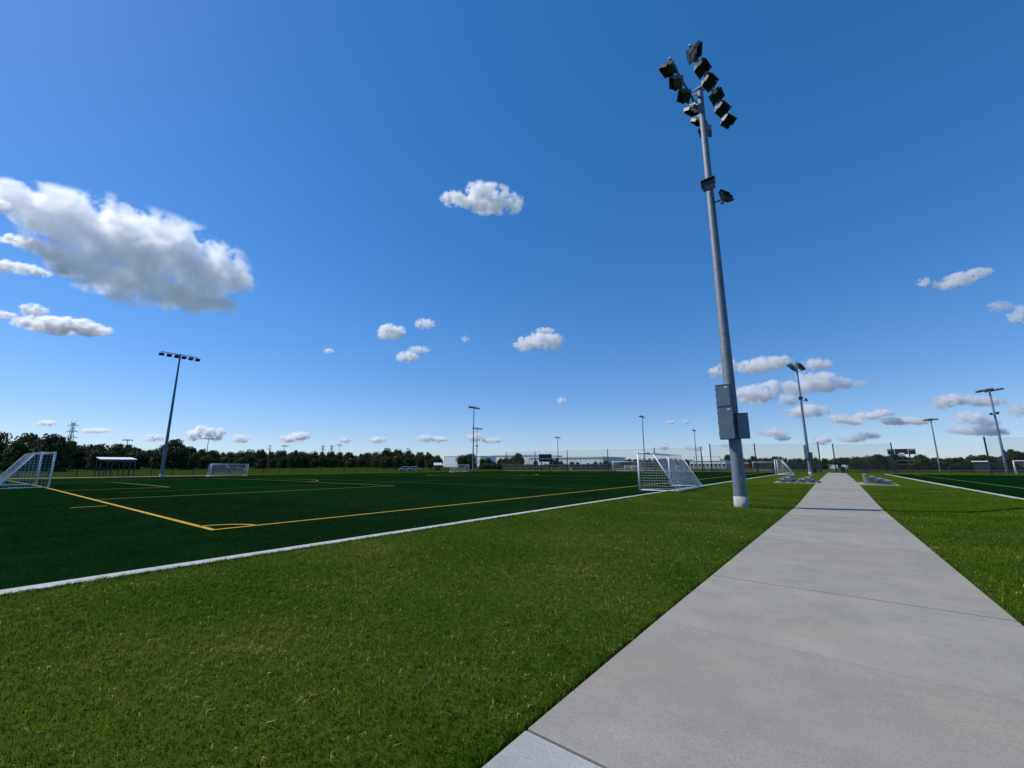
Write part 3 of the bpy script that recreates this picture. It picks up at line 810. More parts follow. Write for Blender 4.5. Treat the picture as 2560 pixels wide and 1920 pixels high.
# ------------------------------------------------------------------ bleachers
def bleacher(loc, rz, L, rows, sp, label):
    t = thing('bleacher', loc, rz, label, 'bleacher')
    # local: rows along Y, the low front row at -X, the high back row at +X
    x0 = -sp * (rows - 1) / 2; z0, dz = .27, .155
    for k in range(rows):
        x_ = x0 + k * sp; z_ = z0 + k * dz
        MB().box((x_, 0, z_), (.24, L, .04)).build('seat_plank', 'aluminium', t)
        if k: MB().box((x_ - sp * .5, 0, z_ - .20), (.20, L, .035)).build('foot_plank', 'aluminium', t)
    for i in range(5):
        yy = -L / 2 + .18 + (L - .36) * i / 4
        s = MB().box((0, yy, .04), (sp * (rows - 1) + .3, .05, .06))
        for k in range(rows):
            x_ = x0 + k * sp; s.box((x_, yy, (z0 + k * dz) / 2), (.05, .05, z0 + k * dz - .05))
        s.tube((x0 - .1, yy, .07), (-x0 + .05, yy, z0 + (rows - 1) * dz - .06), .025, n=6)
        s.build('support_frame', 'aluminium', t)
    s = MB(); zt = z0 + (rows - 1) * dz
    for i in range(4):
        ya, yc = -L / 2 + .18 + (L - .36) * i / 4, -L / 2 + .18 + (L - .36) * (i + 1) / 4
        s.tube((-x0 + .06, ya, .08), (-x0 + .06, yc, zt - .08), .018, n=5); s.tube((-x0 + .06, yc, .08), (-x0 + .06, ya, zt - .08), .018, n=5)
    s.build('cross_brace', 'aluminium', t)
    return t
bleacher((-4.0, 49.2, .016), 0, 4.6, 3, .46, 'low aluminium bleacher on the left concrete pad, further from the path')
bleacher((-2.45, 49.4, .016), 0, 4.6, 3, .46, 'low aluminium bleacher on the left concrete pad, right beside the path')
bleacher((2.6, 48.9, .016), math.pi, 4.6, 4, .5, 'low aluminium bleacher on the concrete pad right of the path')

# ------------------------------------------------------------------ fences and netting
def fence(pts, h, label, spacing=3.0, rails=2, post_r=.065, zoff=0.0):
    o0 = Vector((pts[0][0], pts[0][1], gz(*pts[0])))
    t = thing('chain_link_fence', o0, 0, label, 'fence')
    pm = MB().tube((0, 0, 0), (0, 0, h + .05), post_r, n=6).mesh('post', 'black_paint')
    for (x0, y0), (x1, y1) in zip(pts[:-1], pts[1:]):
        L = math.hypot(x1 - x0, y1 - y0); n = max(1, round(L / spacing))
        P = []
        for i in range(n + 1):
            x_, y_ = x0 + (x1 - x0) * i / n, y0 + (y1 - y0) * i / n
            p_ = Vector((x_, y_, gz(x_, y_))) - o0; P.append(p_)
            if i < n or (x1, y1) == pts[-1]: obj('post', pm, t, p_)
        for zz in ([h, .08] if rails == 2 else [h, h * .52, .08]):
            mb = MB()
            for a_, c_ in zip(P[:-1], P[1:]): mb.tube(a_ + Vector((0, 0, zz)), c_ + Vector((0, 0, zz)), (.032 if zz > .1 else .016), n=5)
            mb.build('rail', 'black_paint', t)
        mb = MB()
        for a_, c_ in zip(P[:-1], P[1:]):
            mb.add([a_ + Vector((0, 0, .06)), c_ + Vector((0, 0, .06)), c_ + Vector((0, 0, h)), a_ + Vector((0, 0, h))], [(0, 1, 2, 3)])
        mb.build('chain_link_mesh', 'chain_link', t)
    return t
fence([(-93.5, -60), (-93.5, 117.0)], 1.35, 'black chain link fence along the far side of the turf pitch')
fence([(-93.5, 117.2), (-3.0, 117.2)], 1.9, 'black chain link fence behind the far goal and scoreboard', rails=3)
fence([(1.6, 112.0), (20.0, 114.0), (70.0, 116.0)], 1.9, 'black chain link fence behind the wide scoreboard right of the path', rails=3, spacing=3.2)

NET_TOP = 6.0
def net_run(pts, label, zs=NET_TOP):
    o0 = Vector((pts[0][0], pts[0][1], 0))
    t = thing('safety_netting', o0, 0, label, 'netting')
    pm = MB().tube((0, 0, 0), (0, 0, zs + .25), .13, .11, n=10).mesh('post', 'navy_post')
    for p_ in pts: obj('post', pm, t, Vector((p_[0], p_[1], gz(*p_))) - o0)
    for a_, c_ in zip(pts[:-1], pts[1:]):
        A = Vector((a_[0], a_[1], 0)) - o0; C_ = Vector((c_[0], c_[1], 0)) - o0
        n = 10; vs = []; fs = []
        for i in range(n + 1):
            u = i / n; s_ = .12 * math.sin(math.pi * u)
            p_ = A.lerp(C_, u)
            vs += [p_ + Vector((0, 0, .1)), p_ + Vector((0, s_, zs * .5)), p_ + Vector((0, 0, zs - s_))]
        for i in range(n):
            for k in range(2): fs.append((3 * i + k, 3 * i + 3 + k, 3 * i + 4 + k, 3 * i + 1 + k))
        MB().add(vs, fs).build('net_panel', 'safety_net', t)
        mb = MB()
        for i in range(n):
            mb.tube(vs[3 * i + 2], vs[3 * i + 5], .012, n=3)
        mb.build('cable', 'black_paint', t)
    return t
NY = 114.5
npx = [1265, 1338, 1419, 1521, 1639, 1757]
net_run([(along_x(p_, NY), NY) for p_ in npx], 'tall ball-stop netting on dark posts behind the far goal')
net_run([(along_x(1780, 103.5), 103.5), (along_x(1893, 106), 106), (along_x(2054, 108), 108)], 'tall ball-stop netting on dark posts left of the path end')
net_run([(along_x(2091, 117.0), 117), (along_x(2239, 119), 119)], 'tall ball-stop netting between the path end and the wide scoreboard')
net_run([(along_x(2478, 104), 104), (along_x(2478, 104) + 16, 108), (along_x(2478, 104) + 32, 110)], 'tall ball-stop netting on thick dark post in front of the right-hand mast')

# ------------------------------------------------------------------ scoreboards
def text_mesh(s, size, m, name='lettering'):
    cu = bpy.data.curves.new('txt', 'FONT'); cu.body = s; cu.size = size; cu.extrude = .01; cu.align_x = 'CENTER'; cu.align_y = 'CENTER'
    to = bpy.data.objects.new('txt', cu); COL.objects.link(to)
    dg = bpy.context.evaluated_depsgraph_get(); dg.update()
    me = bpy.data.meshes.new_from_object(to.evaluated_get(dg)); me.name = name
    bpy.data.objects.remove(to); bpy.data.curves.remove(cu)
    me.materials.clear(); me.materials.append(MATS[m]); return me
q = under(2262, 1122, 6.0)
sx = along_x(2262, 121)
S = Vector((sx, 121, 0)); 
t = thing('scoreboard', S, -.05, 'wide black three-panel scoreboard on dark legs over a pipe frame', 'scoreboard')
w3 = [(-1.62, 1.0), (0.0, 2.0), (1.62, 1.0)]
for cx_, w_ in w3: MB().box((cx_, 0, 4.35), (w_ + .14, .3, 1.12)).build('panel', 'board_black', t)
for xx in (-1.06, 1.06): MB().box((xx, -.16, 4.35), (.06, .03, 1.12)).build('divider', 'board_white', t)
MB().box((0, 0, 4.94), (4.5, .34, .04)).build('top_trim', 'board_white', t)
for sgn, tx in ((-1.62, 'HOME'), (1.62, 'GUEST')):
    o = obj('lettering', text_mesh(tx, .34, 'board_white'), t, (sgn, -.165, 4.72)); o.rotation_euler = (math.pi / 2, 0, 0)
MB().box((0, -.16, 4.0), (.85, .03, .20)).build('name_plate', 'board_white', t)
for xx in (-1.55, -.95, 1.2): MB().box((xx, .24, 2.4), (.2, .2, 4.8)).build('leg', 'black_paint', t)
for zz in (2.5, 1.75): MB().tube((-.9, .05, zz), (1.9, .05, zz), .06, n=6).build('pipe_rail', 'galv', t)

p = under(1359, 1139, 5.2)
d_ = ray(1359, 1177); 
sx = along_x(1359, 112.2)
t = thing('scoreboard', (sx, 113.3, gz(sx, 113)), .35, 'dark scoreboard with small white plates on two legs in front of the warehouse', 'scoreboard')
MB().box((0, 0, 4.0), (4.1, .3, 2.3)).build('panel', 'board_black', t)
for sgn in (-1.4, -.5, .45, 1.4): MB().box((sgn, -.17, 3.75), (.75, .03, .16)).build('name_plate', 'board_white', t)
MB().box((0.75, -.17, 4.25), (.5, .03, .3)).build('clock_window', 'red_paint', t)
for xx in (-1.6, -.6, .5, 1.5): MB().box((xx, 0, 5.22), (.5, .1, .16)).build('top_fin', 'board_white', t)
for xx in (-1.35, 1.35): MB().box((xx, .1, 1.4), (.28, .28, 2.8)).build('leg', 'black_paint', t)

# ------------------------------------------------------------------ shelter by the left fence
s0 = Vector((-97.5, 17.0, gz(-97.5, 17.0)))
t = thing('shelter', s0, 0, 'open shelter with pale flat roof and dark posts beside the left fence', 'shelter')
MB().prism([(-1.95, 3.08), (1.95, 2.74), (1.95, 2.82), (-1.95, 3.18)], 'y', -2.3, 2.3).build('roof', 'roof_white', t)
MB().box((1.86, 0, 2.55), (.05, 4.5, .36)).build('valance', 'dark_steel', t)
for yy in (-2.15, -.75, .75, 2.15):
    for xx in (-1.6, 1.7): MB().tube((xx, yy, 0), (xx, yy, 2.76), .075, n=8).build('post', 'dark_steel', t)
MB().box((-1.2, 0, .45), (.4, 3.8, .06)).build('bench', 'aluminium', t)
for yy in (-1.6, 0, 1.6): MB().box((-1.2, yy, .21), (.08, .08, .42)).build('bench_leg', 'dark_steel', t)

# ------------------------------------------------------------------ buildings
def warehouse():
    d = 330.0
    A = ray(1226, 1163); A = A / Vector((A.x, A.y)).length
    YW = 320.0
    Pa = Vector((along_x(1226, YW), YW, 0)); Pm = Vector((along_x(1322, YW), YW, 0)); Pc = Vector((along_x(1505, YW), YW + 2, 0))
    o0 = Vector((Pm.x, Pm.y, 0))
    t = thing('warehouse', o0, 0, 'long white and grey warehouse with bright roof edge behind the trees', 'building')
    def wing(P0, P1, h, depth, wall, name, panels):
        a_ = Vector((P0.x, P0.y, 0)) - o0; c_ = Vector((P1.x, P1.y, 0)) - o0
        u = (c_ - a_).normalized(); n_ = Vector((-u.y, u.x, 0))
        if n_.dot(o0) < 0: n_ = -n_
        L = (c_ - a_).length
        mb = MB()
        v = [a_, c_, c_ + n_ * depth, a_ + n_ * depth]
        mb.add(v + [q_ + Vector((0, 0, h)) for q_ in v], [(0, 1, 5, 4), (1, 2, 6, 5), (2, 3, 7, 6), (3, 0, 4, 7), (4, 5, 6, 7)])
        mb.build('wall', wall, t)
        e_ = .5
        v2 = [a_ - u * e_ - n_ * e_, c_ + u * e_ - n_ * e_, c_ + u * e_ + n_ * (depth + e_), a_ - u * e_ + n_ * (depth + e_)]
        MB().add([q_ + Vector((0, 0, h + .05)) for q_ in v2] + [q_ + Vector((0, 0, h + .9)) for q_ in v2],
                 [(0, 1, 5, 4), (1, 2, 6, 5), (2, 3, 7, 6), (3, 0, 4, 7), (4, 5, 6, 7), (3, 2, 1, 0)]).build('roof_edge', 'roof_white', t)
        for i in range(panels):
            f0 = a_ + u * (L * (i + .5) / panels)
            MB().box((0, 0, 0), (.25, .12, h - .3)).build('wall_rib', 'wall_grey', t).matrix_local = Matrix.Translation(f0 - n_ * .06 + Vector((0, 0, h / 2))) @ Matrix.Rotation(math.atan2(u.y, u.x), 4, 'Z')
        return u, n_, a_, L
    wing(Pa, Pm, 10.4, 60, 'wall_white', 'a', 10)
    u, n_, a_, L = wing(Pm + (Pc - Pm) * .012, Pc, 7.7, 50, 'wall_white', 'b', 16)
    for i in range(9):
        f0 = a_ + u * (L * (i + .7) / 10) - n_ * .1 + Vector((0, 0, 1.9))
        MB().box((0, 0, 0), (4.2, .1, 3.6)).build('loading_door', 'wall_white', t).matrix_local = Matrix.Translation(f0) @ Matrix.Rotation(math.atan2(u.y, u.x), 4, 'Z')
warehouse()
def block(px0, px1, pytop, H, label, wall='roof_white', roof='roof_grey', depth=14, name='industrial_building', cat='building', windows=0, gable=0.0, rf_over=.4, dist=None, yline=None):
    P0 = under(px0, pytop, H) if dist is None else ray_at(px0, dist)
    P1 = Vector((ray(px1, pytop).x, ray(px1, pytop).y, 0)); P1 = P1.normalized() * Vector((P0.x, P0.y)).length
    if yline:
        P0 = Vector((along_x(px0, yline), yline, 0)); P1 = Vector((along_x(px1, yline), yline, 0)); H = EYE + (1163 - pytop) / 1067 * (P0.x * FW.x + P0.y * FW.y) - gz(P0.x, P0.y)
    P0.z = P1.z = gz(P0.x, P0.y)
    mid = (P0 + P1) / 2; u = (P1 - P0); L = u.length; u.normalize()
    t = thing(name, mid, math.atan2(u.y, u.x), label, cat)
    if gable:
        MB().prism([(0, -.3), (depth, -.3), (depth, H - gable), (depth / 2, H), (0, H - gable)], 'x', -L / 2, L / 2).build('wall', wall, t)
        mb = MB()
        for s_ in (0, 1):
            y0_, y1_ = (-.5, depth / 2) if s_ == 0 else (depth + .5, depth / 2)
            mb.prism([(y0_, H - gable - .1), (y1_, H + .03), (y1_, H + .2), (y0_, H - gable + .08)], 'x', -L / 2 - .4, L / 2 + .4)
        mb.build('roof', roof, t)
    else:
        MB().box((0, depth / 2, H / 2 - .15), (L, depth, H + .0 - .3)).build('wall', wall, t)
        MB().box((0, depth / 2, H - .17), (L + rf_over, depth + rf_over, .34)).build('roof', roof, t)
    for i in range(windows):
        x_ = -L / 2 + L * (i + .5) / windows
        w_ = obj('window', MB().box((0, 0, 0), (L / windows * .55, .08, 1.3)).mesh('window', 'glass_dark'), t, (x_, -.03, H * .42))
        obj('window_frame', MB().box((0, .0, .70), (L / windows * .6, .14, .12)).box((0, 0, -.70), (L / windows * .6, .16, .12)).mesh('window_frame', 'wall_white'), w_)
    return t
block(1109, 1146, 1141, 9.5, 'bright white windowless warehouse end beyond the trees', roof='roof_white', depth=20, yline=260)
block(1186, 1200, 1140, 9.5, 'narrow white block behind the two thin masts', roof='roof_white', depth=20, yline=262)
block(1726, 1816, 1152, 5.0, 'low white building with a row of dark windows behind the netting', windows=9, roof='roof_white', depth=16, wall='wall_white', yline=250)
block(1087, 1102, 1161, 2.5, 'small brown hut with pale roof under the trees', wall='wall_brown', roof='wall_grey', depth=4, name='hut', gable=.7, dist=150)
block(2147, 2164, 1157, 4.6, 'white gabled house half hidden by dark trees', wall='wall_white', roof='roof_white', depth=7, name='house', gable=1.8, dist=330)
block(2432, 2470, 1150, 3.6, 'flat roofed open pavilion behind the netting post', wall='dark_steel', roof='roof_white', depth=7, name='pavilion', dist=210)
block(1863, 1871, 1160, 2.9, 'small red shed with white top behind the tall mast', wall='red_paint', roof='roof_white', depth=4, name='shed', dist=200)

# white box trailers parked far beyond the path
def trailer(px0, px1, dist, label):
    P0 = ray_at(px0, dist); P1 = ray_at(px1, dist)
    u = P1 - P0; L = u.length; mid = (P0 + P1) / 2
    t = thing('box_trailer', mid, math.atan2(u.y, u.x), label, 'trailer')
    MB().box((0, 1.2, 2.05), (L, 2.5, 2.2)).build('body', 'car_white', t)
    MB().box((0, 1.2, 1.05), (L * .96, 1.0, .2)).build('chassis', 'dark_steel', t)
    for xx in (L * .36, L * .44, -L * .28):
        for yy in (.05, 2.35): MB().tube((xx, yy - .14, .5), (xx, yy + .14, .5), .5, n=12).build('wheel', 'tyre', t)
    return t
trailer(2069, 2094, 330, 'long white box trailer beyond the end of the path')
trailer(2104, 2120, 335, 'shorter white box trailer beyond the dark bin')

# cars
def car(px, py, rz, paint, label, van=False):
    p_ = at(px, py)
    t = thing('van' if van else 'car', p_, rz, label, 'van' if van else 'car')
    if van:
        prof = [(-2.4, .35), (2.4, .35), (2.4, 1.05), (1.75, 1.2), (1.25, 1.95), (-2.35, 2.0), (-2.4, 1.0)]
        win = [(-2.2, 1.25), (1.45, 1.25), (1.12, 1.82), (-2.2, 1.85)]
    else:
        prof = [(-2.2, .32), (2.2, .32), (2.22, .78), (1.2, .95), (.55, 1.42), (-1.0, 1.45), (-1.75, 1.0), (-2.22, .92)]
        win = [(-1.45, 1.0), (.95, 1.0), (.48, 1.36), (-.95, 1.38)]
    bd = MB().prism(prof, 'y', -.88, .88).build('body', paint, t); bevelled(bd, .06)
    for s_ in (-1, 1): MB().prism(win, 'y', s_ * .885, s_ * .90).build('side_window', 'glass_dark', t)
    for xx in (-1.4, 1.4):
        for s_ in (-1, 1):
            w_ = MB().tube((xx, s_ * .80, .33), (xx, s_ * .93, .33), .34, n=14).build('wheel', 'tyre', t)
            MB().tube((xx, s_ * .92, .33), (xx, s_ * .94, .33), .19, n=10).build('rim', 'aluminium', w_)
    for s_ in (-.6, .6): MB().box((2.2 if not van else 2.4, s_, .7), (.04, .3, .14)).build('headlight', 'board_white', t)
    return t
car(548, 1182.5, 1.15, 'car_blue', 'dark blue van parked behind the small white goal', van=True)
car(585, 1181.5, 1.15, 'car_dark', 'black car parked beside the blue van')
car(1015, 1178.0, .9, 'car_white', 'white car parked beyond the fence, nearer the lone lamp mast')
car(1036, 1178.0, .9, 'car_white', 'white car parked beyond the fence, nearer the brown hut')
car(2325, 1173.5, .1, 'car_white', 'white car parked left of the far mast beside the scoreboard')
car(2345, 1173.5, .1, 'car_white', 'white car parked behind the far mast beside the scoreboard')

# bins, post, backstop frame
def bin_(px, py, label):
    t = thing('trash_bin', at(px, py), .2, label, 'bin')
    MB().add([(-.30, -.30, .03), (.30, -.30, .03), (.30, .30, .03), (-.30, .30, .03), (-.38, -.38, 1.05), (.38, -.38, 1.05), (.38, .38, 1.05), (-.38, .38, 1.05)],
             [(3, 2, 1, 0), (4, 5, 6, 7), (0, 1, 5, 4), (1, 2, 6, 5), (2, 3, 7, 6), (3, 0, 4, 7)]).build('body', 'bin_plastic', t)
    MB().prism([(-.42, 1.06), (.42, 1.06), (.36, 1.2), (0, 1.26), (-.36, 1.2)], 'y', -.42, .42).build('lid', 'bin_plastic', t)
    for s_ in (-1, 1): MB().tube((s_ * .25, .33, .1), (s_ * .33, .33, .1), .1, n=10).build('wheel', 'tyre', t)
bin_(2037, 1182, 'dark bin beside the second mast at the path end')
bin_(2108, 1183, 'dark bin right of the path end')
pp = at(1427, 1176.5)
t = thing('marker_post', pp, 0, 'short cream marker post behind the pitch end', 'post')
MB().box((0, 0, .45), (.55, .4, .9)).build('body', 'cream_paint', t); MB().prism([(-.3, .9), (.3, .9), (0, 1.08)], 'y', -.22, .22).build('cap', 'cream_paint', t)
x0_ = along_x(1738, 150); x1_ = along_x(1803, 150)
t = thing('backstop_frame', (x0_, 150, 0), 0, 'pipe backstop frame in front of the low white building', 'backstop')
for i in range(4): MB().tube(((x1_ - x0_) * i / 3, 0, 0), ((x1_ - x0_) * i / 3, 0, 4.4), .07, n=6).build('post', 'galv_dark', t)
for zz in (4.3, 2.9, 1.9): MB().tube((0, 0, zz), (x1_ - x0_, 0, zz), .05, n=6).build('rail', 'galv_dark', t)
# road far behind
mb = MB(); mb.add([(-140, 168, .02), (190, 190, .02), (190, 197, .02), (-140, 175, .02)], [(0, 1, 2, 3)])
tag(mb.build('road', 'concrete'), kind='structure')

# pylons and utility poles
def pylon(px, py, H, label):
    p_ = under(px, py, H); p_.z = 0
    t = thing('pylon', p_, .6, label, 'pylon')
    mb = MB(); b0, b1, hw = H * .09, H * .022, H * .72
    def half(z): return b0 + (b1 - b0) * min(1, z / hw)
    zs = [0, H * .16, H * .3, H * .42, H * .53, H * .63, H * .72, H * .8, H * .88, H * .96]
    r = max(.08, H * .0042)
    for a_, c_ in zip(zs[:-1], zs[1:]):
        for sx_, sy_ in ((-1, -1), (1, -1), (1, 1), (-1, 1)):
            mb.tube((sx_ * half(a_), sy_ * half(a_), a_), (sx_ * half(c_), sy_ * half(c_), c_), r, n=4)
        for s_ in (-1, 1):
            for (A_, C_) in (((-1, s_), (1, s_)), ((s_, -1), (s_, 1))):
                mb.tube((A_[0] * half(a_), A_[1] * half(a_), a_), (C_[0] * half(c_), C_[1] * half(c_), c_), r * .6, n=4)
                mb.tube((C_[0] * half(a_), C_[1] * half(a_), a_), (A_[0] * half(c_), A_[1] * half(c_), c_), r * .6, n=4)
    mb.build('lattice', 'galv', t)
    for z, w in ((H * .63, H * .15), (H * .76, H * .14), (H * .89, H * .13)):
        m2 = MB()
        for s_ in (-1, 1):
            for yy in (-1, 1):
                m2.tube((0, yy * b1, z), (s_ * w, 0, z + .2), r * .8, n=4); m2.tube((0, yy * b1, z + H * .045), (s_ * w, 0, z + .2), r * .6, n=4)
            m2.tube((s_ * w, 0, z + .2), (s_ * w, 0, z - H * .03), r * .5, n=4)
        m2.build('cross_arm', 'galv', t)
    m3 = MB()
    for s_ in (-1, 1): m3.tube((s_ * b1, 0, H * .94), (s_ * H * .07, 0, H), r * .7, n=4)
    m3.build('peak_arm', 'galv', t)
pylon(185, 1053, 42, 'tall lattice pylon rising above the dark trees')
pylon(808, 1112, 36, 'distant small lattice pylon, further from the nearby lamp mast')
pylon(830, 1111, 36, 'distant small lattice pylon next to a lamp mast above the trees')
def upole(px, py, H, label):
    p_ = under(px, py, H); p_.z = 0
    t = thing('utility_pole', p_, .5, label, 'utility pole')
    MB().tube((0, 0, 0), (0, 0, H), .2, .13, 8).build('pole', 'wood_pole', t)
    for zz in (H - .5, H - 1.9):
        MB().box((0, 0, zz), (2.4, .12, .14)).build('crossarm', 'wood_pole', t)
        for xx in (-1.05, -.4, .4, 1.05): MB().tube((xx, 0, zz + .07), (xx, 0, zz + .3), .05, n=6).build('insulator', 'galv_dark', t)
    MB().tube((.35, 0, H - 3.6), (.35, 0, H - 2.5), .28, n=8).build('transformer', 'galv', t)
upole(675, 1114, 11, 'wooden utility pole with transformer in front of the treeline')
upole(43, 1110, 9, 'wooden utility pole in front of the large round tree')

# ------------------------------------------------------------------ trees
def crown_mesh(seed, n_lobes, n_leaf, dome):
    r = np.random.default_rng(seed)
    lobes = []
    for i in range(n_lobes):
        a = r.random() * 2 * np.pi; z = r.random()
        rad = (1 - abs(z - .42) ** 1.6 * 1.25) * (.62 + .3 * r.random()) if dome else (1 - z * .7) * .75
        rad = max(.1, rad)
        lr = .20 + .20 * r.random()
        q_ = r.random() ** .45
        lobes.append((math.cos(a) * rad * q_ * .78, math.sin(a) * rad * q_ * .78, .05 + z * .86, lr))
    lob = np.array(lobes)
    k = r.integers(0, n_lobes, n_leaf)
    dv = r.normal(size=(n_leaf, 3)); dv /= np.linalg.norm(dv, axis=1)[:, None]
    rr = (.55 + .5 * r.random(n_leaf) ** .6)[:, None]
    c = lob[k, :3] + dv * rr * lob[k, 3:4] * [1, 1, .62]
    c[:, 2] = np.clip(c[:, 2], 0.0, 1.06)
    # leaf clump: two crossing small quads bent outwards
    nrm = dv + r.normal(size=(n_leaf, 3)) * .55; nrm /= np.linalg.norm(nrm, axis=1)[:, None]
    t1 = np.cross(nrm, r.normal(size=(n_leaf, 3))); t1 /= np.linalg.norm(t1, axis=1)[:, None]
    t2 = np.cross(nrm, t1)
    s = (.028 + .040 * r.random(n_leaf))[:, None]
    v = np.empty((n_leaf, 4, 3))
    v[:, 0] = c - t1 * s; v[:, 1] = c + t2 * s * .7 - nrm * s * .3; v[:, 2] = c + t1 * s * 1.1; v[:, 3] = c - t2 * s * .7 + nrm * s * .2
    vs = v.reshape(-1, 3); fs = np.arange(n_leaf * 4).reshape(-1, 4)
    me = bpy.data.meshes.new('crown'); me.from_pydata(vs.tolist(), [], fs.tolist()); me.update()
    return me
CROWNS = [crown_mesh(11 + i, 26 + 3 * i, 3000, True) for i in range(7)]
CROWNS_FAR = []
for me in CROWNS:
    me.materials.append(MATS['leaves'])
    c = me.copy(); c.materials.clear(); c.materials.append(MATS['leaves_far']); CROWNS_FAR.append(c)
SPARSE = crown_mesh(77, 15, 1100, True); SPARSE.materials.append(MATS['leaves'])
def trunk_mesh(seed):
    r = random.Random(seed); mb = MB()
    mb.tube((0, 0, -.02), (.01, 0, .30), .030, .022, 8)
    for i in range(6):
        a = 2 * math.pi * i / 6 + r.uniform(-.3, .3); k = r.uniform(.18, .36)
        p0 = (0, 0, r.uniform(.14, .30)); p1 = (math.cos(a) * k * .5, math.sin(a) * k * .5, .45 + r.uniform(-.05, .1)); p2 = (math.cos(a) * k, math.sin(a) * k, .72 + r.uniform(-.1, .12))
        mb.tube(p0, p1, .014, .009, 6); mb.tube(p1, p2, .009, .004, 5)
    return mb.mesh('trunk', 'bark', True)
TRUNKS = [trunk_mesh(3), trunk_mesh(8), trunk_mesh(21)]
ti = [0]
def tree(p_, H, Wd, label, group, far=False, mesh=None, low=.06):
    ti[0] += 1; i = ti[0]
    r = random.Random(i * 31)
    p_ = Vector((p_.x, p_.y, gz(p_.x, p_.y)))
    t = thing('tree', p_, r.uniform(0, 6.28), label, 'tree', group)
    tr = obj('trunk', TRUNKS[i % 3], t); tr.scale = (H * .9, H * .9, H)
    cm = mesh or (CROWNS_FAR if far else CROWNS)[i % 7]
    c = obj('crown', cm, t, (0, 0, H * low)); c.scale = (Wd / 2, Wd / 2 * r.uniform(.85, 1.15), H * (1 - low))
    return t
prof = [(-60, 1098), (0, 1112), (25, 1112), (45, 1108), (62, 1096), (92, 1088), (122, 1087), (142, 1093), (160, 1110), (190, 1106), (212, 1112), (245, 1117), (270, 1108), (292, 1112),
        (310, 1108), (332, 1113), (356, 1122), (382, 1124), (402, 1118), (424, 1107), (442, 1103), (460, 1114), (482, 1122), (505, 1123), (522, 1121), (540, 1132), (565, 1128), (600, 1130), (622, 1125),
        (645, 1124), (668, 1131), (692, 1131), (720, 1128), (748, 1125), (775, 1130), (802, 1130), (832, 1128), (856, 1133), (880, 1130), (905, 1133), (930, 1131), (952, 1127), (972, 1122), (992, 1124),
        (1015, 1128), (1042, 1131), (1066, 1130), (1086, 1139), (1104, 1136)]
def prof_at(pr, x_):
    for (a_, ya), (c_, yc) in zip(pr[:-1], pr[1:]):
        if a_ <= x_ <= c_: return ya + (yc - ya) * (x_ - a_) / (c_ - a_)
    return pr[-1][1]
LW = 'dense dark broadleaf tree in the wood edge beyond the left fence'
x_ = -40
tr_r = random.Random(99)
while x_ < 1108:
    yv = prof_at(prof, x_)
    big = x_ < 160
    H = tr_r.uniform(9.5, 12.5)
    p_ = under(x_, yv + tr_r.uniform(-1.5, 3), H)
    fwd = p_.x * FW.x + p_.y * FW.y
    Wd = H * tr_r.uniform(.85, 1.15)
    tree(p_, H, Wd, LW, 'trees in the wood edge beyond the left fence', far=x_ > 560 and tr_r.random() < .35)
    # second row behind and a lower one in front fill the gaps
    p2 = under(x_ + 8, yv + 7, H * 1.0)
    tree(p2, H * .95, Wd * 1.1, LW, 'trees in the wood edge beyond the left fence')
    p3 = under(x_ + 4, min(yv + 15, 1150), 5.5)
    k = .93 * fwd / max(1, (p3.x * FW.x + p3.y * FW.y))
    q_ = Vector((p3.x * k, p3.y * k, 0))
    tree(q_, 5.5 * tr_r.uniform(.8, 1.1) * k, 8.0 * k, 'low bushy tree skirting the foot of the left wood', 'low trees at the foot of the left wood', low=0.0)
    x_ += max(16, Wd * FPX / fwd * .62)
tree(under(8, 1074, 13), 13, 9, 'thin-crowned tall tree with gaps at the end of the left fence', None, mesh=SPARSE)
tree(under(100, 1087, 12.5), 12.5, 17, 'large round dark tree left of the lattice pylon', None)
tree(under(440, 1102, 13), 13, 11, 'tall dark tree behind the single-crossarm mast', None)
prof2 = [(1150, 1136), (1168, 1134), (1184, 1137), (1205, 1147), (1228, 1146), (1252, 1146), (1275, 1144), (1295, 1135), (1308, 1142)]
GW = 'bushy tree in front of the white warehouse wall'
for px, py, H in ((1152, 1139, 8), (1166, 1135, 8.5), (1180, 1135, 8.5), (1206, 1147, 7), (1220, 1144, 7.5), (1233, 1151, 6), (1252, 1146, 7), (1266, 1144, 7), (1281, 1142, 7.5), (1295, 1134, 9), (1304, 1145, 7), (1338, 1150, 5), (1390, 1144, 7), (1381, 1148, 6),
                  (1402, 1152, 6), (1430, 1153, 5.5), (1444, 1155, 5), (1470, 1157, 5), (1490, 1153, 6), (1503, 1154, 6), (1515, 1151, 7)):
    p_ = ray_at(px, 205 + (px * 7) % 25); H = EYE + (1163 - py) / 1067 * (p_.x * FW.x + p_.y * FW.y)
    tree(p_, H, H * 1.1, GW, 'trees in front of the warehouse', low=0.0)
for px, H in ((1215, 4), (1240, 4), (1262, 4.2), (1288, 4.2), (1322, 3.6), (1345, 3.4), (1365, 3.4), (1412, 3.5), (1436, 3.4), (1460, 3.4), (1484, 3.5), (1510, 3.6)):
    p_ = ray_at(px, 195); tree(p_, H * .66, H * 2.0, 'low spreading shrub tree at the foot of the warehouse', 'shrub trees at the foot of the warehouse', low=0.0)
RWt = 'grey-green tree in the distant treeline beyond the netting'
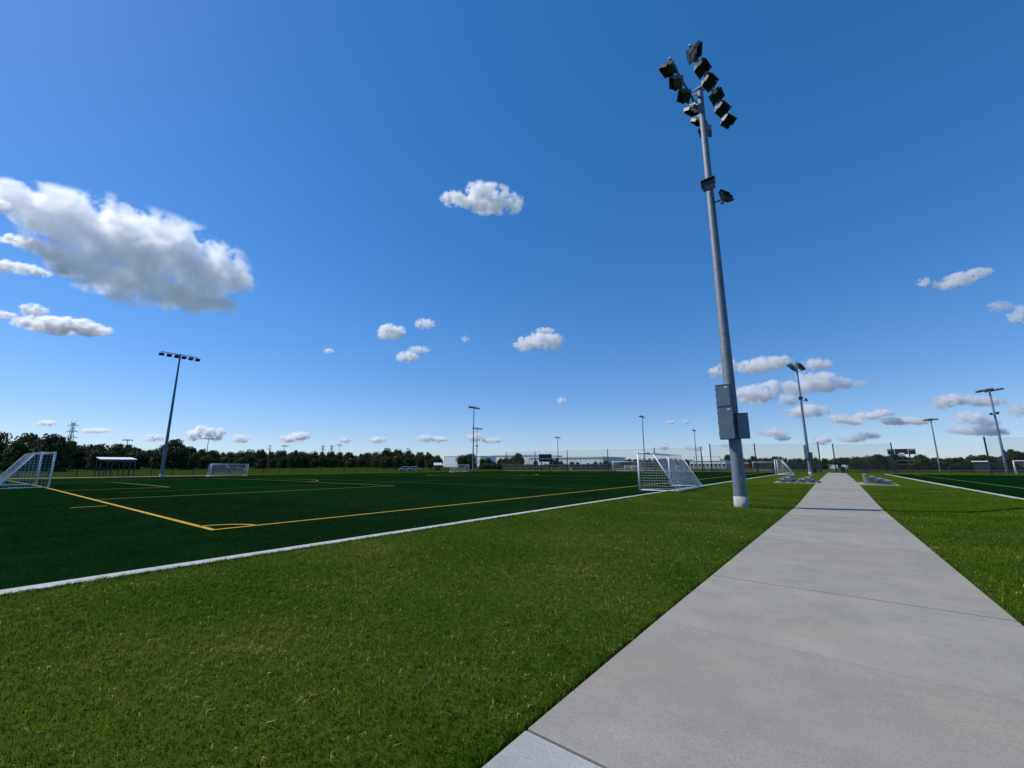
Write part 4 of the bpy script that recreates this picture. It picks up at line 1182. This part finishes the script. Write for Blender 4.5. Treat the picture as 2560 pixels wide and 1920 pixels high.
prof3 = [(1520, 1150), (1560, 1149), (1600, 1147), (1650, 1147), (1700, 1147), (1735, 1150), (1800, 1150), (1860, 1146), (1900, 1145), (1920, 1146), (1945, 1141), (1960, 1144), (1975, 1148), (2000, 1146), (2022, 1147), (2045, 1144), (2070, 1148), (2100, 1146), (2135, 1141),
         (2160, 1144), (2190, 1138), (2212, 1142), (2238, 1137), (2258, 1139), (2275, 1147), (2300, 1139), (2320, 1146), (2345, 1144), (2372, 1146), (2400, 1144), (2430, 1141), (2452, 1137), (2475, 1142), (2500, 1144), (2520, 1132), (2535, 1128), (2560, 1134), (2620, 1132)]
x_ = 1520
while x_ < 2620:
    yv = prof_at(prof3, x_)
    if not (1722 < x_ < 1800):
        H = tr_r.uniform(8, 10.5)
        p_ = under(x_, yv + tr_r.uniform(-1.0, 1.5), H); fwd = p_.x * FW.x + p_.y * FW.y
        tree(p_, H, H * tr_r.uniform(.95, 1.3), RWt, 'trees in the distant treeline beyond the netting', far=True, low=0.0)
    x_ += tr_r.uniform(11, 15)
x_ = 1530
while x_ < 2600:
    if not (2066 < x_ < 2124 or 1745 < x_ < 1800):
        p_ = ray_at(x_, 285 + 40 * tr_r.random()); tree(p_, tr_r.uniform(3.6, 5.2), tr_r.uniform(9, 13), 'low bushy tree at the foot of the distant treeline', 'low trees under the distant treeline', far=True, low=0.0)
    x_ += tr_r.uniform(18, 26)
for px, py, H, lb in ((1820, 1138, 8, 'round dark tree left of the tall mast behind the netting'), (1884, 1141, 8.5, 'dark wide tree right of the tall mast behind the netting'), (2172, 1155, 5.5, 'dark small tree hiding the white gabled house'),
                      (2243, 1136, 8, 'leafy bright green tree behind the wide scoreboard'), (2302, 1138, 8, 'open-crowned tree right of the wide scoreboard'), (2533, 1127, 9, 'large tree behind the right-hand mast')):
    tree(under(px, py, H), H, H * 1.05, lb, None, low=0.03)

# ------------------------------------------------------------------ clouds (volumes at their own distance)
def cloud_mat():
    m = bpy.data.materials.new('cloud'); m.use_nodes = True; nt = m.node_tree; nt.nodes.clear()
    out = nt.nodes.new('ShaderNodeOutputMaterial'); pv = nt.nodes.new('ShaderNodeVolumePrincipled')
    pv.inputs['Color'].default_value = (1, 1, 1, 1); pv.inputs['Density'].default_value = 1.0; pv.inputs['Anisotropy'].default_value = 0.4
    nt.links.new(pv.outputs[0], out.inputs['Volume']); MATS['cloud'] = m
cloud_mat()
K = 2560 / 2212.0
def cloud(lumps, seed, thick=14.0, alt=1100.0, noise=1.0, size=1.0, soft=1.0):
    """lumps: (cx, cy, rx, ry) in preview pixels; the cloud hangs at the distance its height implies"""
    cx = sum(l[0] for l in lumps) / len(lumps) * K; cyp = sum(l[1] for l in lumps) / len(lumps) * K
    d = ray(cx, cyp); depth = min(9000.0, max(1500.0, alt / max(.02, d.z)))
    s = depth / FPX
    cen = Vector((0, 0, EYE)) + d * depth
    L = []
    for (a_, b_, rx, ry) in lumps:
        L.append(((a_ * K - cx) * s, 0.0, -(b_ * K - cyp) * s, rx * K * s * 1.2 * size, (rx + ry) * .5 * K * s * 1.1 * size, ry * K * s * 1.3 * size))
    lo = [min(l[i] - l[i + 3] * 1.2 for l in L) for i in range(3)]; hi = [max(l[i] + l[i + 3] * 1.2 for l in L) for i in range(3)]
    pxw = (hi[0] - lo[0]) / s / 2.5
    nx = int(min(300, max(30, pxw * 1.3))); vox = (hi[0] - lo[0]) / nx
    dims = [max(12, int((hi[i] - lo[i]) / vox)) for i in range(3)]
    ng = bpy.data.node_groups.new('cloud_density', 'GeometryNodeTree')
    ng.interface.new_socket('Geometry', in_out='INPUT', socket_type='NodeSocketGeometry')
    ng.interface.new_socket('Geometry', in_out='OUTPUT', socket_type='NodeSocketGeometry')
    N = ng.nodes; Lk = ng.links
    go = N.new('NodeGroupOutput'); pos = N.new('GeometryNodeInputPosition').outputs[0]
    def math_(op, a_, b_=None, c_=None):
        n_ = N.new('ShaderNodeMath'); n_.operation = op
        for k_, v_ in enumerate((a_, b_, c_)):
            if v_ is None: continue
            if isinstance(v_, (int, float)): n_.inputs[k_].default_value = v_
            else: Lk.new(v_, n_.inputs[k_])
        return n_.outputs[0]
    acc = None; rmin = min(min(l[3], l[5]) for l in L); rbig = max(min(l[3], l[5]) for l in L)
    for l in L:
        sb = N.new('ShaderNodeVectorMath'); sb.operation = 'SUBTRACT'; Lk.new(pos, sb.inputs[0]); sb.inputs[1].default_value = l[:3]
        dv = N.new('ShaderNodeVectorMath'); dv.operation = 'DIVIDE'; Lk.new(sb.outputs[0], dv.inputs[0]); dv.inputs[1].default_value = l[3:]
        ln = N.new('ShaderNodeVectorMath'); ln.operation = 'LENGTH'; Lk.new(dv.outputs[0], ln.inputs[0])
        v_ = math_('SUBTRACT', 1.0, ln.outputs['Value'])
        acc = v_ if acc is None else math_('SMOOTH_MAX', acc, v_, .25)
    def nz(scale, det, rough, off):
        n_ = N.new('ShaderNodeTexNoise'); n_.inputs['Scale'].default_value = scale; n_.inputs['Detail'].default_value = det; n_.inputs['Roughness'].default_value = rough
        ad = N.new('ShaderNodeVectorMath'); ad.operation = 'ADD'; ad.inputs[1].default_value = (seed * 977.0 + off, seed * 331.0, off * 3); Lk.new(pos, ad.inputs[0])
        Lk.new(ad.outputs[0], n_.inputs['Vector']); return n_.outputs[0]
    big = nz((1.7 if len(lumps) > 9 else 1.35) / rbig, 9.0, .66, 10.0)
    val = math_('ADD', acc, math_('MULTIPLY', math_('SUBTRACT', big, .54), 4.4 * noise))
    # the base of a cumulus is flatter than its top
    sp = N.new('ShaderNodeSeparateXYZ'); Lk.new(pos, sp.inputs[0])
    dens = math_('MULTIPLY', val, 5.0 / soft)
    cl = N.new('ShaderNodeClamp'); Lk.new(dens, cl.inputs[0])
    # keep the cloud inside its own outline
    edge = N.new('ShaderNodeMapRange'); edge.inputs['From Min'].default_value = -.15; edge.inputs['From Max'].default_value = .12
    Lk.new(acc, edge.inputs['Value'])
    fin = math_('MULTIPLY', math_('MULTIPLY', cl.outputs[0], edge.outputs[0]), 1.3 * thick / (2 * rbig))
    vc = N.new('GeometryNodeVolumeCube')
    Lk.new(fin, vc.inputs['Density']); vc.inputs['Min'].default_value = lo; vc.inputs['Max'].default_value = hi
    for nm, v_ in zip(('Resolution X', 'Resolution Y', 'Resolution Z'), dims): vc.inputs[nm].default_value = v_
    sm = N.new('GeometryNodeSetMaterial'); sm.inputs['Material'].default_value = MATS['cloud']
    Lk.new(vc.outputs[0], sm.inputs[0]); Lk.new(sm.outputs[0], go.inputs[0])
    me = bpy.data.meshes.new('cloud')
    o = obj('cloud', me); tag(o, kind='structure')
    o.matrix_world = Matrix(((RT.x, CF.x, CU.x, cen.x), (RT.y, CF.y, CU.y, cen.y), (RT.z, CF.z, CU.z, cen.z), (0, 0, 0, 1)))
    md = o.modifiers.new('density', 'NODES'); md.node_group = ng
    return o
CLOUDS = [
    ([(20, 415, 34, 15), (65, 440, 75, 34), (140, 468, 85, 44), (220, 497, 90, 55), (305, 535, 95, 62), (385, 565, 95, 62), (450, 590, 72, 50), (505, 608, 36, 24),
      (170, 560, 55, 26), (240, 590, 75, 36), (320, 620, 80, 34), (400, 640, 70, 30), (465, 655, 50, 18)], 14),
    ([(45, 520, 36, 11), (85, 533, 38, 13), (120, 550, 34, 14), (150, 580, 34, 16)], 7),
    ([(10, 575, 26, 12), (45, 580, 36, 11), (90, 590, 20, 8)], 6),
    ([(90, 698, 50, 14), (140, 705, 60, 17), (195, 713, 42, 12)], 10), ([(72, 670, 24, 12)], 6), ([(5, 680, 26, 7)], 4), ([(2, 442, 18, 8)], 5),
    ([(995, 430, 40, 14), (1030, 418, 30, 22), (1060, 432, 50, 26), (1098, 440, 34, 18)], 11),
    ([(845, 716, 28, 14), (838, 726, 20, 10)], 9), ([(918, 699, 21, 10)], 6), ([(880, 771, 22, 11)], 9), ([(905, 755, 24, 7)], 3),
    ([(1135, 743, 26, 14), (1160, 736, 30, 16), (1190, 738, 28, 16)], 9), ([(1178, 714, 20, 6)], 4), ([(1213, 866, 10, 7)], 7), ([(1005, 732, 9, 7)], 2.5), ([(710, 758, 11, 5)], 4),
    ([(1552, 804, 20, 13), (1575, 793, 20, 15)], 9), ([(1625, 792, 32, 13), (1660, 785, 36, 14), (1692, 778, 20, 9)], 9), ([(1765, 786, 28, 11)], 7),
    ([(1610, 852, 32, 15), (1645, 848, 34, 18), (1668, 836, 20, 14)], 10), ([(1632, 870, 18, 6)], 4),
    ([(1725, 835, 36, 16), (1745, 818, 26, 16), (1775, 826, 42, 19), (1815, 828, 34, 11)], 9), ([(1704, 862, 20, 12)], 8), ([(1858, 828, 16, 7)], 2.5),
    ([(1722, 892, 26, 9), (1752, 886, 34, 12)], 8), ([(1812, 905, 24, 11), (1840, 909, 30, 9)], 7), ([(1875, 898, 30, 8), (1905, 892, 24, 8)], 6), ([(1930, 910, 28, 8), (1970, 909, 38, 8)], 6),
    ([(1668, 934, 32, 9)], 5), ([(1775, 951, 19, 9)], 7), ([(1840, 948, 30, 7), (1875, 941, 26, 7)], 4), ([(1690, 946, 18, 6)], 4),
    ([(2035, 870, 24, 12), (2065, 862, 36, 11), (2110, 866, 40, 10)], 7), ([(2145, 868, 22, 9)], 4), ([(2095, 902, 30, 17), (2120, 912, 36, 12)], 8), ([(2080, 930, 34, 9), (2130, 932, 46, 9)], 4), ([(2200, 885, 24, 14)], 5),
    ([(2042, 614, 24, 10), (2075, 603, 30, 13), (2112, 590, 26, 10)], 6), ([(1995, 610, 12, 9)], 5), ([(2202, 680, 18, 18)], 7), ([(2160, 662, 24, 10)], 2.5),
    ([(420, 940, 22, 11), (442, 932, 22, 14), (468, 938, 20, 13)], 9), ([(520, 947, 20, 9)], 6), ([(625, 948, 24, 7), (645, 943, 24, 10)], 8), ([(745, 951, 15, 6)], 5), ([(815, 950, 24, 6)], 5),
    ([(920, 947, 24, 7), (948, 949, 22, 6)], 6), ([(1025, 944, 22, 9), (1062, 951, 26, 6)], 6), ([(1435, 964, 14, 8)], 6), ([(1448, 912, 11, 5)], 4), ([(1480, 911, 9, 6)], 5), ([(1500, 968, 22, 6)], 3),
    ([(98, 914, 22, 6)], 4), ([(205, 930, 34, 5)], 3.5), ([(335, 945, 24, 8)], 4), ([(1580, 962, 22, 8)], 3),
]
for i, (lp, th) in enumerate(CLOUDS):
    low_ = min(l[1] for l in lp) > 890
    cloud(lp, i + 1, thick=th * (.72 if low_ else .55 if len(lp) < 10 else .32), noise=1.15 if len(lp) > 9 else 1.9, size=1.0 if len(lp) > 9 else .82 if low_ else .9)
print('TREES', ti[0], 'OBJECTS', len(bpy.data.objects))
